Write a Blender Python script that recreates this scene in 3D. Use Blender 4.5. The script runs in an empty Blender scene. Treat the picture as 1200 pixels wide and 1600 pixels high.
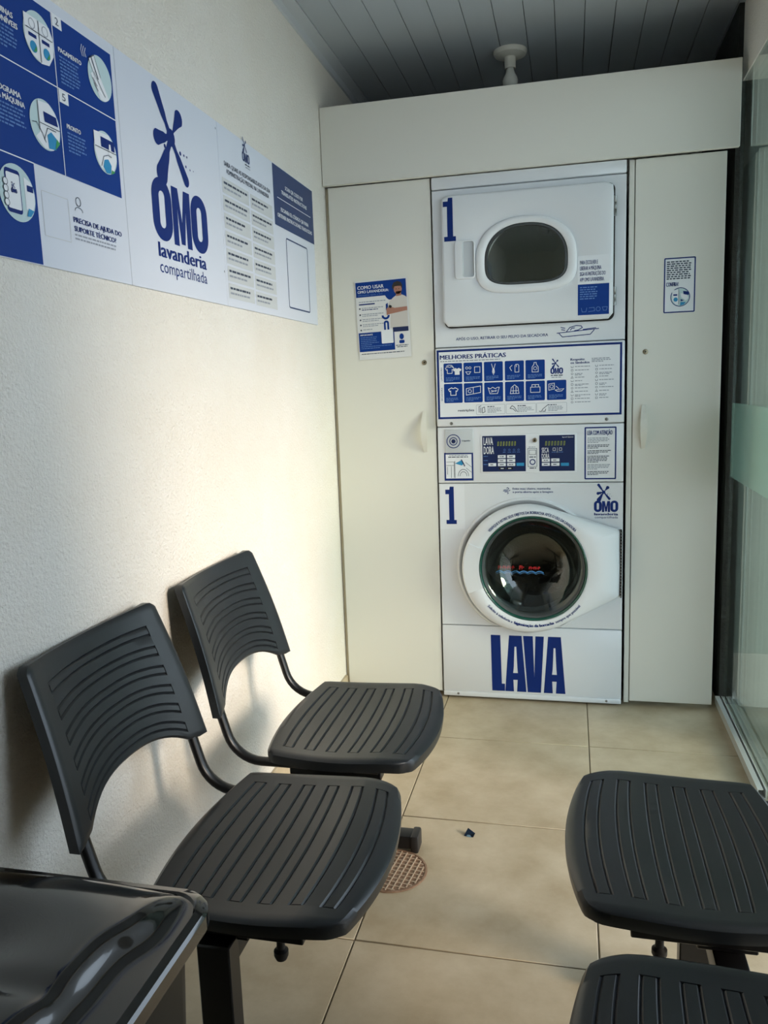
import bpy, bmesh, math, random
from mathutils import Vector, Matrix
random.seed(7)
S = bpy.context.scene
COL = S.collection
PI = math.pi

# ------------------------------------------------------------------ camera
F_PX = 1248.26                      # focal length in pixels of the 1200x1600 frame
cam_d = bpy.data.cameras.new('camera')
cam_d.sensor_fit = 'VERTICAL'; cam_d.sensor_height = 36.0
cam_d.lens = 36.0 * F_PX / 1600.0
cam_d.clip_start = 0.02
cam = bpy.data.objects.new('camera', cam_d); COL.objects.link(cam)
cam.location = (0.1539, -3.0265, 1.2414)
cam.rotation_mode = 'XYZ'
cam.rotation_euler = (1.4152, 0.0358, 0.2269)
S.camera = cam

# ------------------------------------------------------------------ light
W = bpy.data.worlds.new('world'); S.world = W; W.use_nodes = True
bgn = W.node_tree.nodes['Background']
bgn.inputs[0].default_value = (0.72, 0.86, 1.0, 1.0)
bgn.inputs[1].default_value = 3.7
sun_d = bpy.data.lights.new('sun', 'SUN'); sun_d.energy = 3.3; sun_d.angle = math.radians(18)
sun_d.color = (1.0, 0.84, 0.66)
sun = bpy.data.objects.new('sun', sun_d); COL.objects.link(sun)
_az, _el = math.radians(-20), math.radians(19)
_dir = Vector((math.cos(_az)*math.cos(_el), math.sin(_az)*math.cos(_el), math.sin(_el)))
sun.rotation_euler = _dir.to_track_quat('Z', 'Y').to_euler()
sun.location = (6, 1, 4)
S.view_settings.view_transform = 'Standard'
S.view_settings.look = 'None'
S.view_settings.gamma = 1.0
S.view_settings.exposure = 0.06
S.view_settings.use_curve_mapping = False
S.cycles.use_denoising = True
S.cycles.max_bounces = 12; S.cycles.diffuse_bounces = 6; S.cycles.glossy_bounces = 5
S.cycles.transparent_max_bounces = 16
S.cycles.caustics_reflective = False; S.cycles.caustics_refractive = False

# ------------------------------------------------------------------ materials
def lin(c):
    return tuple(((v/255)/12.92 if v/255 <= 0.04045 else ((v/255+0.055)/1.055)**2.4) for v in c)
MATS = {}
def mat(name, rgb, rough=0.5, metal=0.0, bump=None, var=None, coat=0.0, spec=0.5, emit=None):
    """rgb in 0..255 sRGB; bump = (scale, strength, distance); var = (scale, rgb2, amount)"""
    m = bpy.data.materials.new(name); m.use_nodes = True
    nt = m.node_tree; b = nt.nodes['Principled BSDF']
    c = lin(rgb)
    b.inputs['Base Color'].default_value = (*c, 1)
    b.inputs['Roughness'].default_value = rough
    b.inputs['Metallic'].default_value = metal
    b.inputs['Specular IOR Level'].default_value = spec
    b.inputs['Coat Weight'].default_value = coat
    if emit:
        b.inputs['Emission Color'].default_value = (*lin(emit[0]), 1); b.inputs['Emission Strength'].default_value = emit[1]
    tc = None
    if bump or var:
        tc = nt.nodes.new('ShaderNodeTexCoord')
    if var:
        n = nt.nodes.new('ShaderNodeTexNoise'); n.inputs['Scale'].default_value = var[0]; n.inputs['Detail'].default_value = 6
        n.inputs['Roughness'].default_value = 0.62
        nt.links.new(tc.outputs['Object'], n.inputs['Vector'])
        r = nt.nodes.new('ShaderNodeValToRGB')
        r.color_ramp.elements[0].position = 0.35; r.color_ramp.elements[0].color = (*lin(var[1]), 1)
        r.color_ramp.elements[1].position = 0.35 + var[2]; r.color_ramp.elements[1].color = (*c, 1)
        nt.links.new(n.outputs['Fac'], r.inputs['Fac']); nt.links.new(r.outputs['Color'], b.inputs['Base Color'])
    if bump:
        n = nt.nodes.new('ShaderNodeTexNoise'); n.inputs['Scale'].default_value = bump[0]; n.inputs['Detail'].default_value = 4
        nt.links.new(tc.outputs['Object'], n.inputs['Vector'])
        bp = nt.nodes.new('ShaderNodeBump'); bp.inputs['Strength'].default_value = bump[1]; bp.inputs['Distance'].default_value = bump[2]
        nt.links.new(n.outputs['Fac'], bp.inputs['Height']); nt.links.new(bp.outputs['Normal'], b.inputs['Normal'])
    MATS[name] = m
    return m
def glass_mat(name, tint, rough=0.0, ior=1.5, opacity=0.0, body=(200, 215, 210), bias=0.0):
    """thin pane: tinted see-through mixed with mirror reflection by Fresnel; opacity adds a frosted body"""
    m = bpy.data.materials.new(name); m.use_nodes = True
    nt = m.node_tree; nt.nodes.clear()
    out = nt.nodes.new('ShaderNodeOutputMaterial')
    tr = nt.nodes.new('ShaderNodeBsdfTransparent'); tr.inputs[0].default_value = (*tint, 1)
    gl = nt.nodes.new('ShaderNodeBsdfGlossy'); gl.inputs['Roughness'].default_value = rough; gl.inputs[0].default_value = (0.92, 0.97, 0.95, 1)
    fr = nt.nodes.new('ShaderNodeFresnel')           # same reflectance from both sides of the thin pane
    ge = nt.nodes.new('ShaderNodeNewGeometry'); ma = nt.nodes.new('ShaderNodeMath'); ma.operation = 'MULTIPLY_ADD'
    nt.links.new(ge.outputs['Backfacing'], ma.inputs[0]); ma.inputs[1].default_value = 1/ior-ior; ma.inputs[2].default_value = ior
    nt.links.new(ma.outputs[0], fr.inputs['IOR'])
    mx = nt.nodes.new('ShaderNodeMixShader')
    nt.links.new(fr.outputs[0], mx.inputs[0]); nt.links.new(gl.outputs[0], mx.inputs[2])
    src = tr
    if opacity > 0:
        df = nt.nodes.new('ShaderNodeBsdfDiffuse'); df.inputs[0].default_value = (*lin(body), 1)
        tl = nt.nodes.new('ShaderNodeBsdfTranslucent'); tl.inputs[0].default_value = (*lin(body), 1)
        m0 = nt.nodes.new('ShaderNodeMixShader'); m0.inputs[0].default_value = 0.5
        nt.links.new(df.outputs[0], m0.inputs[1]); nt.links.new(tl.outputs[0], m0.inputs[2])
        m2 = nt.nodes.new('ShaderNodeMixShader'); m2.inputs[0].default_value = opacity
        nt.links.new(tr.outputs[0], m2.inputs[1]); nt.links.new(m0.outputs[0], m2.inputs[2]); src = m2
    nt.links.new(src.outputs[0], mx.inputs[1])
    nt.links.new(mx.outputs[0], out.inputs[0])
    MATS[name] = m
    return m

mat('wall_paint', (234, 230, 222), 0.85, bump=(170, 0.9, 0.006), var=(2.2, (230, 224, 213), 0.3))
mat('wall_outer', (138, 150, 142), 0.8, bump=(40, 0.4, 0.01), var=(3, (116, 128, 121), 0.4))
mat('wall_dark', (40, 45, 43), 0.8, bump=(40, 0.4, 0.01), var=(9, (30, 34, 33), 0.3))
mat('tile', (202, 189, 164), 0.42, bump=(60, 0.08, 0.002), var=(5.5, (170, 154, 126), 0.42))
mat('grout', (148, 138, 120), 0.9)
mat('concrete', (206, 200, 190), 0.9, var=(3, (190, 183, 172), 0.3))
mat('pvc', (178, 186, 194), 0.45)
mat('pvc_trim', (190, 196, 202), 0.4)
mat('mdf', (228, 226, 217), 0.5)
mat('mdf_edge', (200, 190, 168), 0.6)
mat('mdf_dark', (120, 112, 98), 0.8)
mat('enamel', (226, 229, 233), 0.3, coat=0.2)
mat('enamel_shell', (205, 208, 212), 0.4)
mat('white_plastic', (230, 233, 237), 0.35)
mat('recess_plastic', (196, 201, 206), 0.4)
mat('dark_gap', (38, 38, 38), 0.9)
mat('rubber', (70, 74, 76), 0.6)
mat('green_edge', (26, 78, 66), 0.15, coat=0.3)
mat('steel', (150, 150, 148), 0.28, metal=0.9)
mat('drum', (110, 106, 98), 0.38, metal=0.8, bump=(140, 0.5, 0.004))
mat('drum_dark', (232, 234, 228), 0.45)
mat('chrome', (190, 190, 190), 0.2, metal=1.0)
mat('brass', (150, 140, 118), 0.35, metal=0.8)
mat('white_print', (232, 235, 240), 0.5)
mat('sign_board', (214, 219, 230), 0.42)
mat('sign_board_2', (214, 219, 230), 0.42)
mat('paper', (226, 226, 226), 0.6)
mat('blue', (0, 54, 134), 0.55, spec=0.25)
mat('navy', (6, 40, 112), 0.55, spec=0.25)
mat('deep_navy', (14, 34, 82), 0.4)
mat('navy_sign', (22, 52, 104), 0.45)
mat('grey_print', (150, 156, 168), 0.6)
mat('dark_print', (58, 68, 88), 0.6)
mat('soft_print', (90, 128, 190), 0.6)
mat('box_print', (200, 203, 204), 0.6)
mat('aqua_print', (190, 213, 216), 0.6)
mat('cyan_print', (40, 140, 190), 0.6)
mat('green_print', (60, 150, 90), 0.6)
mat('red_print', (235, 50, 55), 0.6)
mat('wave_print', (90, 160, 225), 0.6)
mat('skin_print', (168, 118, 100), 0.6)
mat('hair_print', (44, 38, 38), 0.6)
mat('shirt_print', (206, 200, 194), 0.6)
mat('digit_print', (140, 150, 60), 0.5)
mat('seat_plastic', (28, 32, 36), 0.34, bump=(420, 0.12, 0.0006))
mat('black_metal', (16, 16, 17), 0.35)
mat('black_cap', (34, 33, 33), 0.5)
mat('gloss_black', (15, 15, 17), 0.12, coat=0.5)
mat('bin_body', (34, 32, 31), 0.4)
mat('alu', (205, 208, 206), 0.4, metal=0.3)
mat('bulb', (222, 222, 216), 0.3)
mat('lamp_white', (224, 222, 212), 0.45)
mat('drain', (150, 122, 98), 0.7, var=(60, (120, 92, 72), 0.3))
mat('drain_bar', (190, 168, 144), 0.7)
mat('foil', (24, 40, 60), 0.2, metal=0.4)
mat('foil_light', (150, 190, 215), 0.2, metal=0.4)
glass_mat('pane', (0.93, 0.965, 0.95), 0.0, 1.5)
glass_mat('frosted', (0.86, 0.94, 0.91), 0.15, 1.45, 0.35, (170, 194, 186))
glass_mat('washer_glass', (0.80, 0.84, 0.82), 0.02, 1.75)
glass_mat('dryer_glass', (0.90, 0.93, 0.91), 0.02, 1.9)

# ------------------------------------------------------------------ helpers
def link(o, parent=None):
    COL.objects.link(o)
    if parent is not None: o.parent = parent
    return o
def obj(name, verts, faces, m, parent=None, smooth=None):
    me = bpy.data.meshes.new(name); me.from_pydata([tuple(v) for v in verts], [], faces); me.validate()
    bm = bmesh.new(); bm.from_mesh(me); bmesh.ops.recalc_face_normals(bm, faces=bm.faces); bm.to_mesh(me); bm.free()
    me.materials.append(MATS[m])
    if smooth is not None:
        me.shade_smooth(); me.set_sharp_from_angle(angle=math.radians(smooth))
    return link(bpy.data.objects.new(name, me), parent)
def bmobj(name, bm, m, parent=None, smooth=None):
    bmesh.ops.recalc_face_normals(bm, faces=bm.faces)
    me = bpy.data.meshes.new(name); bm.to_mesh(me); bm.free(); me.materials.append(MATS[m])
    if smooth is not None:
        me.shade_smooth(); me.set_sharp_from_angle(angle=math.radians(smooth))
    return link(bpy.data.objects.new(name, me), parent)
def tag(o, label, cat, group=None):
    o['label'] = label; o['category'] = cat
    if group: o['group'] = group
    return o
def struct(o, label, cat=None):
    o['kind'] = 'structure'; o['label'] = label; o['category'] = cat or 'room'
    return o
def thing(name, label, cat, loc=(0, 0, 0), rz=0.0, group=None):
    o = bpy.data.objects.new(name, None); o.empty_display_size = 0.05
    COL.objects.link(o); o.location = loc; o.rotation_euler = (0, 0, rz)
    return tag(o, label, cat, group)
def bm_box(bm, x0, x1, y0, y1, z0, z1, bev=0.0, seg=1):
    vs = [bm.verts.new(p) for p in ((x0,y0,z0),(x1,y0,z0),(x1,y1,z0),(x0,y1,z0),(x0,y0,z1),(x1,y0,z1),(x1,y1,z1),(x0,y1,z1))]
    fs = [bm.faces.new([vs[i] for i in q]) for q in ((0,3,2,1),(4,5,6,7),(0,1,5,4),(1,2,6,5),(2,3,7,6),(3,0,4,7))]
    if bev > 0:
        es = set(e for f in fs for e in f.edges)
        bmesh.ops.bevel(bm, geom=list(es), offset=bev, segments=seg, profile=0.5, affect='EDGES')
def box(name, b, m, parent=None, bev=0.0, seg=1):
    bm = bmesh.new(); bm_box(bm, *b, bev, seg)
    return bmobj(name, bm, m, parent, 40 if bev else None)
def loft(rings, closed=True, cap0=False, cap1=False):
    n = len(rings[0]); v = [p for r in rings for p in r]; f = []
    for k in range(len(rings)-1):
        for i in range(n if closed else n-1):
            j = (i+1) % n
            f.append((k*n+i, k*n+j, (k+1)*n+j, (k+1)*n+i))
    if cap0: f.append(tuple(range(n)))
    if cap1: f.append(tuple((len(rings)-1)*n+i for i in range(n)))
    return v, f
def rrect(x0, x1, z0, z1, r, seg=6):
    out = []
    for cx, cz, a0 in ((x1-r, z1-r, 0), (x0+r, z1-r, 90), (x0+r, z0+r, 180), (x1-r, z0+r, 270)):
        for i in range(seg+1):
            a = math.radians(a0 + 90*i/seg); out.append((cx+r*math.cos(a), cz+r*math.sin(a)))
    return out
def circle(cx, cz, r, n=48, rz=None):
    rz = r if rz is None else rz
    return [(cx+r*math.cos(2*PI*i/n), cz+rz*math.sin(2*PI*i/n)) for i in range(n)]
def polar(c, poly, angs):
    """radius of the closed polygon seen from c along each angle"""
    out = []
    for a in angs:
        dx, dz = math.cos(a), math.sin(a); best = None
        for i in range(len(poly)):
            (x1, z1), (x2, z2) = poly[i], poly[(i+1) % len(poly)]
            ex, ez = x2-x1, z2-z1; den = dx*ez-dz*ex
            if abs(den) < 1e-12: continue
            t = ((x1-c[0])*ez-(z1-c[1])*ex)/den; s = ((x1-c[0])*dz-(z1-c[1])*dx)/den
            if t > 0 and -1e-6 <= s <= 1+1e-6 and (best is None or t > best): best = t
        out.append(best)
    return out
def angles_for(c, rect, n=96):
    a = [2*PI*i/n for i in range(n)]
    x0, x1, z0, z1 = rect
    a += [math.atan2(z-c[1], x-c[0]) % (2*PI) for x in (x0, x1) for z in (z0, z1)]
    return sorted(a)
def face_ring(c, rad, angs, y, sc=1.0, add=0.0):
    return [(c[0]+(r*sc+add)*math.cos(a), y, c[1]+(r*sc+add)*math.sin(a)) for r, a in zip(rad, angs)]
def lathe(profile, n=32, axis='z', c=(0, 0, 0)):
    """profile of (radius, height) pairs turned about z (or along y)"""
    rings = []
    for r, h in profile:
        ring = []
        for i in range(n):
            a = 2*PI*i/n
            if axis == 'z': ring.append((c[0]+r*math.cos(a), c[1]+r*math.sin(a), c[2]+h))
            else: ring.append((c[0]+r*math.cos(a), c[1]+h, c[2]+r*math.sin(a)))
        rings.append(ring)
    return loft(rings)
def lathe_obj(name, profile, m, parent=None, n=32, axis='z', c=(0, 0, 0), smooth=40):
    v, f = lathe(profile, n, axis, c); return obj(name, v, f, m, parent, smooth)

# ---- flat printing: polygons, strokes and lettering laid on a plane
_TXT = {}
def text_mesh(s):
    k = s
    if k not in _TXT:
        cu = bpy.data.curves.new('t', 'FONT'); cu.body = s; cu.size = 1.0; cu.resolution_u = 2
        cu.fill_mode = 'FRONT'
        ob = bpy.data.objects.new('t', cu); COL.objects.link(ob)
        me = bpy.data.meshes.new_from_object(ob)
        vs = [(v.co.x, v.co.y) for v in me.vertices]; fs = [tuple(p.vertices) for p in me.polygons]
        bpy.data.objects.remove(ob); bpy.data.curves.remove(cu); bpy.data.meshes.remove(me)
        _TXT[k] = (vs, fs)
    return _TXT[k]
def BOLD(b): return ((0, 0),) if b <= 0 else ((-b*1.5, 0), (b*1.5, .25)) if b < .02 else ((-b*1.5, 0), (0, .25), (b*1.5, .5))
class Print:
    def __init__(self, O, U, V, N, parent, lift=0.0006):
        self.O, self.U, self.V, self.N = Vector(O), Vector(U), Vector(V), Vector(N)
        self.parent = parent; self.lift = lift; self.d = {}; self.n = 0; self.grp = None
    def P(self, u, v, k): return self.O + self.U*u + self.V*v + self.N*(self.lift*k)
    def group(self, name): self.n += 1; self.grp = (name, self.n) if name else None
    def _get(self, name, m, stuff=False):
        # every stroke, patch or line of lettering is a part of its own; an open group joins the strokes of one drawing
        if stuff: key = (name, m, 'stuff')
        elif self.grp: key = (self.grp[0], m, self.grp[1])
        else: self.n += 1; key = (name, m, self.n)
        return self.d.setdefault(key, ([], []))
    def poly(self, name, m, pts, k=1):
        v, f = self._get(name, m); b = len(v)
        v.extend(self.P(u, w, k) for u, w in pts); f.append(tuple(range(b, b+len(pts))))
    def rect(self, name, m, u0, u1, v0, v1, k=1): self.poly(name, m, [(u0,v0),(u1,v0),(u1,v1),(u0,v1)], k)
    def rr(self, name, m, u0, u1, v0, v1, r, k=1): self.poly(name, m, rrect(u0, u1, v0, v1, r, 4), k)
    def strip(self, name, m, A, B, k=1, closed=True):
        v, f = self._get(name, m); b = len(v); n = len(A)
        v.extend(self.P(u, w, k) for u, w in A); v.extend(self.P(u, w, k) for u, w in B)
        for i in range(n if closed else n-1):
            j = (i+1) % n; f.append((b+i, b+j, b+n+j, b+n+i))
    def ring(self, name, m, cu, cv, ro, ri, k=1, n=40): self.strip(name, m, circle(cu, cv, ro, n), circle(cu, cv, ri, n), k)
    def disc(self, name, m, cu, cv, r, k=1, n=32, rv=None): self.poly(name, m, circle(cu, cv, r, n, rv), k)
    def frame(self, name, m, u0, u1, v0, v1, w, r=0.004, k=1):
        self.strip(name, m, rrect(u0, u1, v0, v1, r, 4), rrect(u0+w, u1-w, v0+w, v1-w, max(r-w, 0.0008), 4), k)
    def line(self, name, m, pts, w, k=1, closed=False):
        n = len(pts); A = []; B = []
        for i in range(n):
            p = pts[i]; a = pts[(i-1) % n] if (closed or i > 0) else p; c = pts[(i+1) % n] if (closed or i < n-1) else p
            def nrm(x, y):
                l = math.hypot(x, y) or 1; return x/l, y/l
            d1 = nrm(p[0]-a[0], p[1]-a[1]) if a != p else None; d2 = nrm(c[0]-p[0], c[1]-p[1]) if c != p else None
            if d1 is None: d1 = d2
            if d2 is None: d2 = d1
            tx, ty = nrm(d1[0]+d2[0], d1[1]+d2[1]); cs = max(0.5, tx*d1[0]+ty*d1[1])
            nx, ny = -ty*w/2/cs, tx*w/2/cs
            A.append((p[0]+nx, p[1]+ny)); B.append((p[0]-nx, p[1]-ny))
        self.strip(name, m, A, B, k, closed)
    def text(self, name, m, s, u0, u1, v0, h, k=1, bold=0.0, align=None, rot=None):
        """lettering from u0 to u1 with its baseline on v0 and capitals h high; align 'L' keeps the natural width"""
        vs, fs = text_mesh(s)
        if not vs: return
        x0 = min(p[0] for p in vs); x1 = max(p[0] for p in vs)
        sy = h/0.73; sx = (u1-u0)/(x1-x0) if align is None else sy*align
        v, f = self._get(name, m)
        for d, kk in BOLD(bold):                      # heavier type: the same letters struck again a hair aside
            b = len(v)
            for x, y in vs: v.append(self.P(u0+(x-x0+d)*sx, v0+y*sy, k+kk))
            for q in fs: f.append(tuple(b+i for i in q))
    def vtext(self, name, m, s, u, v0, v1, h, k=1, bold=0.0):
        vs, fs = text_mesh(s); x0 = min(p[0] for p in vs); x1 = max(p[0] for p in vs)
        v, f = self._get(name, m); b = len(v); sx = (v1-v0)/(x1-x0); sy = h/0.73
        for x, y in vs: v.append(self.P(u-y*sy, v0+(x-x0)*sx, k))
        for q in fs: f.append(tuple(b+i for i in q))
    def arc_text(self, name, m, s, c, r, a0, a1, h, k=1, bold=0.0, inner=False):
        """lettering bent along a circle from angle a0 to a1 (degrees)"""
        vs, fs = text_mesh(s); x0 = min(p[0] for p in vs); x1 = max(p[0] for p in vs)
        v, f = self._get(name, m); sy = h/0.73
        for d, kk in BOLD(bold):
            b = len(v)
            for x, y in vs:
                a = math.radians(a0+(a1-a0)*(x-x0+d)/(x1-x0)); rr = r-y*sy if inner else r+y*sy
                v.append(self.P(c[0]+rr*math.cos(a), c[1]+rr*math.sin(a), k+kk))
            for q in fs: f.append(tuple(b+i for i in q))
    def greek(self, name, m, u0, u1, v, h, k=1, wmin=1.6, wmax=5.0):
        """a line of print too small to read: word-long dashes"""
        u = u0
        while u < u1 - h*0.8:
            w = min(random.uniform(wmin, wmax)*h, u1-u)
            vv, ff = self._get(name, m, True); b = len(vv)
            vv.extend(self.P(x, y, k) for x, y in ((u, v), (u+w, v), (u+w, v+h), (u, v+h))); ff.append((b, b+1, b+2, b+3)); u += w + 0.7*h
    def para(self, name, m, u0, u1, v, h, n, lead, k=1, last=0.6):
        for i in range(n):
            self.greek(name, m, u0, u0+(u1-u0)*(random.uniform(0.82, 1.0) if i < n-1 else last), v-i*lead-h, h, k)
    def build(self):
        for (name, m, kind), (v, f) in self.d.items():
            me = bpy.data.meshes.new(name); me.from_pydata([tuple(p) for p in v], [], f)
            me.materials.append(MATS[m]); o = link(bpy.data.objects.new(name, me), self.parent)
            if kind == 'stuff' or name in ('care_symbols', 'restriction_icons'): o['kind'] = 'stuff'

def drop(c, tip, r, w0, n=10):
    """teardrop from a thin root at c to a round end at tip"""
    dx, dy = tip[0]-c[0], tip[1]-c[1]; L = math.hypot(dx, dy); ux, uy = dx/L, dy/L; px, py = -uy, ux
    e = (tip[0]-ux*r, tip[1]-uy*r); le = L-r
    A = []; B = []
    for i in range(7):
        t = i/6; w = w0 + (r-w0)*(t**2.0)*(1.0 if t < 1 else 1)
        if t < 0.35: w = w0*(1-0.35*t/0.35) + (r-w0)*(t**2)
        A.append((c[0]+ux*le*t+px*w, c[1]+uy*le*t+py*w)); B.append((c[0]+ux*le*t-px*w, c[1]+uy*le*t-py*w))
    cap = [(e[0]+r*(ux*math.sin(a)+px*math.cos(a)), e[1]+r*(uy*math.sin(a)+py*math.cos(a))) for a in [PI*i/n for i in range(1, n)]]
    return A + cap + B[::-1]
def splash_logo(p, m, u, v, s, k=1, sub=True, small=False):
    """the splash over three heavy letters and two lines; (u, v) = left end of the letters' base line, s = letters' width"""
    n = 'logo'
    def L(x, y): return (u+x*s, v+y*s)
    c = L(0.40, 0.86); q_ = 0.12
    p.group('logo_splash')
    for tip, r, w0 in ((L(0.155, 1.215), 0.056, 0.036), (L(0.105, 0.79), 0.062, 0.034), (L(0.665, 0.53), 0.050, 0.036), (L(0.16, 0.455), 0.090, 0.036), (L(0.605, 1.105), 0.070, 0.010)):
        p.poly(n, m, drop(c, tip, r*s, w0*s), k+q_); q_ += 0.12
    p.disc(n, m, c[0], c[1], 0.070*s, k+q_)
    p.disc(n, m, *L(0.285, 0.765), 0.017*s, k, 12)
    if not small:
        for x, y, r in ((0.555, 0.775, 0.018), (0.62, 0.775, 0.011), (0.675, 0.775, 0.010), (0.645, 0.69, 0.012), (0.72, 0.68, 0.009), (0.785, 0.685, 0.006)):
            p.disc(n, m, *L(x, y), r*s, k, 10)
    for x0 in (0.0, 0.675):
        p.group('logo_letter')
        o = rrect(*(u+x0*s, u+(x0+0.325)*s), v, v+0.49*s, 0.155*s, 8); i = rrect(u+(x0+0.115)*s, u+(x0+0.21)*s, v+0.10*s, v+0.39*s, 0.045*s, 8)
        p.strip(n, m, o, i, k)
    p.group('logo_letter')
    p.poly(n, m, [L(0.335, 0.0), L(0.425, 0.0), L(0.425, 0.30), L(0.465, 0.02), L(0.535, 0.02), L(0.575, 0.30), L(0.575, 0.0), L(0.665, 0.0), L(0.665, 0.47), L(0.552, 0.47), L(0.5, 0.20), L(0.448, 0.47), L(0.335, 0.47)], k)
    p.group(None)
    if sub:
        p.text(n, m, 'lavanderia', u+0.02*s, u+0.99*s, v-0.145*s, 0.118*s, k, 0.022)
        p.text(n, m, 'compartilhada', u+0.04*s, u+0.99*s, v-0.275*s, 0.10*s, k, 0.0)
def slab_one(p, name, m, u0, u1, v0, v1, k=1):
    w = u1-u0; h = v1-v0
    p.poly(name, m, [(u0+.05*w, v0), (u1, v0), (u1, v0+.11*h), (u0+.78*w, v0+.11*h), (u0+.78*w, v1), (u0+.42*w, v1), (u0+.38*w, v0+.92*h), (u0, v0+.92*h), (u0, v0+.80*h), (u0+.32*w, v0+.80*h), (u0+.32*w, v0+.11*h), (u0+.05*w, v0+.11*h)], k)

# ================================================================== ROOM
XL = -0.75          # left wall face
XG = 0.722          # glass line
ZC = 2.47           # ceiling
YB, YF = 0.85, -4.4
T = 0.54; OX = -0.3253; OY = -0.3675
floor = struct(box('floor', (XL-0.1, 0.76, YF-0.1, YB+0.1, -0.06, -0.0035), 'grout'), 'beige square ceramic floor tiles with thin grout joints', 'floor')
tile_me = {}
xs = [XL, OX, OX+T, 0.757]
ys = [YB]; y = OY+2*T
while y > YF: ys.append(y); y -= T
ys.append(YF); ys = [v for v in ys if v <= YB]
for i in range(len(xs)-1):
    for j in range(len(ys)-1):
        a, b, c, d = xs[i]+.0018, xs[i+1]-.0018, ys[j+1]+.0018, ys[j]-.0018
        if d-c < 0.02: continue
        box('tile', (a, b, c, d, -0.003, 0.0), 'tile', floor, 0.0012)
wl = struct(box('wall_left', (XL-0.15, XL, YF-0.1, YB+0.1, -0.05, ZC+0.1), 'wall_paint'), 'cream rough-painted wall on the left carrying the signs', 'wall')
struct(box('wall_back', (XL-0.15, 0.80, YB, YB+0.15, -0.05, ZC+0.1), 'wall_paint'), 'cream wall behind the cabinets and machine', 'wall')
struct(box('wall_front', (XL-0.15, 0.80, YF-0.15, YF, -0.05, ZC+0.1), 'wall_paint'), 'cream wall behind the viewer', 'wall')
wr = bpy.data.objects.new('wall_right', None); COL.objects.link(wr); wr.location = (0.78, -1.0, 0)
struct(wr, 'wall and lintel framing the glass opening on the right', 'wall')
box('lintel', (-.06, .06, -1.10, 1.08, 2.22, ZC+0.1), 'wall_paint', wr)
box('wall_pier', (-.04, .06, YF+1.0, -1.10, -0.05, ZC+0.1), 'wall_paint', wr)
box('dark_jamb', (-.076, -.028, 1.08, YB+1.0, -0.05, ZC+0.1), 'wall_dark', wr)
struct(box('baseboard_left', (XL, XL+0.010, YF, -0.002, 0.0, 0.075), 'tile', None, 0.002), 'low tile baseboard along the left wall', 'baseboard')
ceil = struct(box('ceiling', (XL-0.1, 0.84, YF, YB, ZC+0.006, ZC+0.1), 'dark_gap'), 'grey white plank ceiling running towards the machine', 'ceiling')
px = -0.70
while px < 0.72:
    w = min(0.0965, 0.72-px-0.001)
    bm = bmesh.new(); bm_box(bm, px+0.0006, px+w+0.0026, YF+0.01, YB-0.005, ZC-0.004, ZC+0.006, 0.0012)
    bmobj('plank', bm, 'pvc', ceil, 40); px += 0.1
# little moulding where ceiling and left wall meet
v, f = loft([[(XL, yy, ZC-0.035), (XL+0.008, yy, ZC-0.033), (XL+0.016, yy, ZC-0.018), (XL+0.036, yy, ZC-0.010), (XL+0.05, yy, ZC-0.008), (XL+0.05, yy, ZC), (XL, yy, ZC)] for yy in (YF+0.01, YB-0.01)], True, True, True)
struct(obj('trim_1', v, f, 'pvc_trim', None, 35), 'pale cornice strip between ceiling and left wall', 'trim')

# header board above cabinets and machine
struct(box('trim_2', (XL+0.002, 0.700, -0.022, -0.002, 1.987, 2.262), 'mdf', None, 0.0015), 'wide off-white header board above the machine and cabinets', 'header board')

# glass side: sill channels, panes, film
def channel(name, x, y0, y1, w, h, t, label):
    prof = [(0, 0), (w, 0), (w, h), (w-t, h), (w-t, t), (t, t), (t, h-t), (w*0.62, h-t), (w*0.62, h), (0, h)]
    v, f = loft([[(x+a, yy, 0.001+b) for a, b in prof] for yy in (y0, y1)], True, True, True)
    return struct(obj(name, v, f, 'alu'), label, 'track')
channel('trim_3', 0.690, -0.645, 0.078, 0.026, 0.030, 0.003, 'white aluminium floor track ending beside the right bench')
channel('trim_4', 0.750, -2.09, 0.078, 0.030, 0.022, 0.003, 'thin aluminium sill track under the glass')
g = bpy.data.objects.new('window_1', None); COL.objects.link(g); g.location = (XG, -0.3, 0)
struct(g, 'tall greenish glass panel on the right with frosted band', 'glass panel')
def pane(name, x, y0, y1, z0, z1, m):
    return box(name, (x-0.004-XG, x+0.004-XG, y0+0.3, y1+0.3, z0, z1), m, g)
pane('pane', 0.722, -0.82, 0.07, 0.012, 2.21, 'pane')
pane('pane', 0.747, -0.80, 0.07, 0.012, 2.21, 'pane')
box('frosted_band', (0.7165-XG, 0.7175-XG, -0.80+0.3, 0.066+0.3, 0.875, 1.14), 'frosted', g)

# outdoors on the right: paving, overhang, pillar and wall added to shape the light
struct(box('ground', (0.80, 14, -12, 12, -0.08, -0.02), 'concrete'), 'pale concrete paving outside the glass', 'paving')  # invented paving, chosen for the daylight it returns
struct(box('eave', (0.84, 2.3, -6, 2.0, 2.5, 2.62), 'pvc'), 'flat eave over the pavement outside', 'eave')  # added overhang, cuts skylight on the upper left wall
struct(box('porch_pillar', (1.00, 1.18, -0.40, -0.10, -0.02, 2.5), 'wall_outer', None, 0.006), 'square porch pillar standing outside the glass', 'pillar')  # added out of view to keep the sun off the right cabinet door
struct(box('wall_outside', (0.755, 2.0, 0.75, 0.9, -0.05, 2.5), 'wall_outer'), 'dark rough wall outside beyond the glass', 'wall')  # invented wall, sets the tone seen in the glass

# ================================================================== STACKED WASHER AND DRYER
HW = 0.3415
mach = thing('stacked_washer_dryer', 'white stacked washer and dryer with LAVA lettering between the cabinets', 'washing machine')
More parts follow.
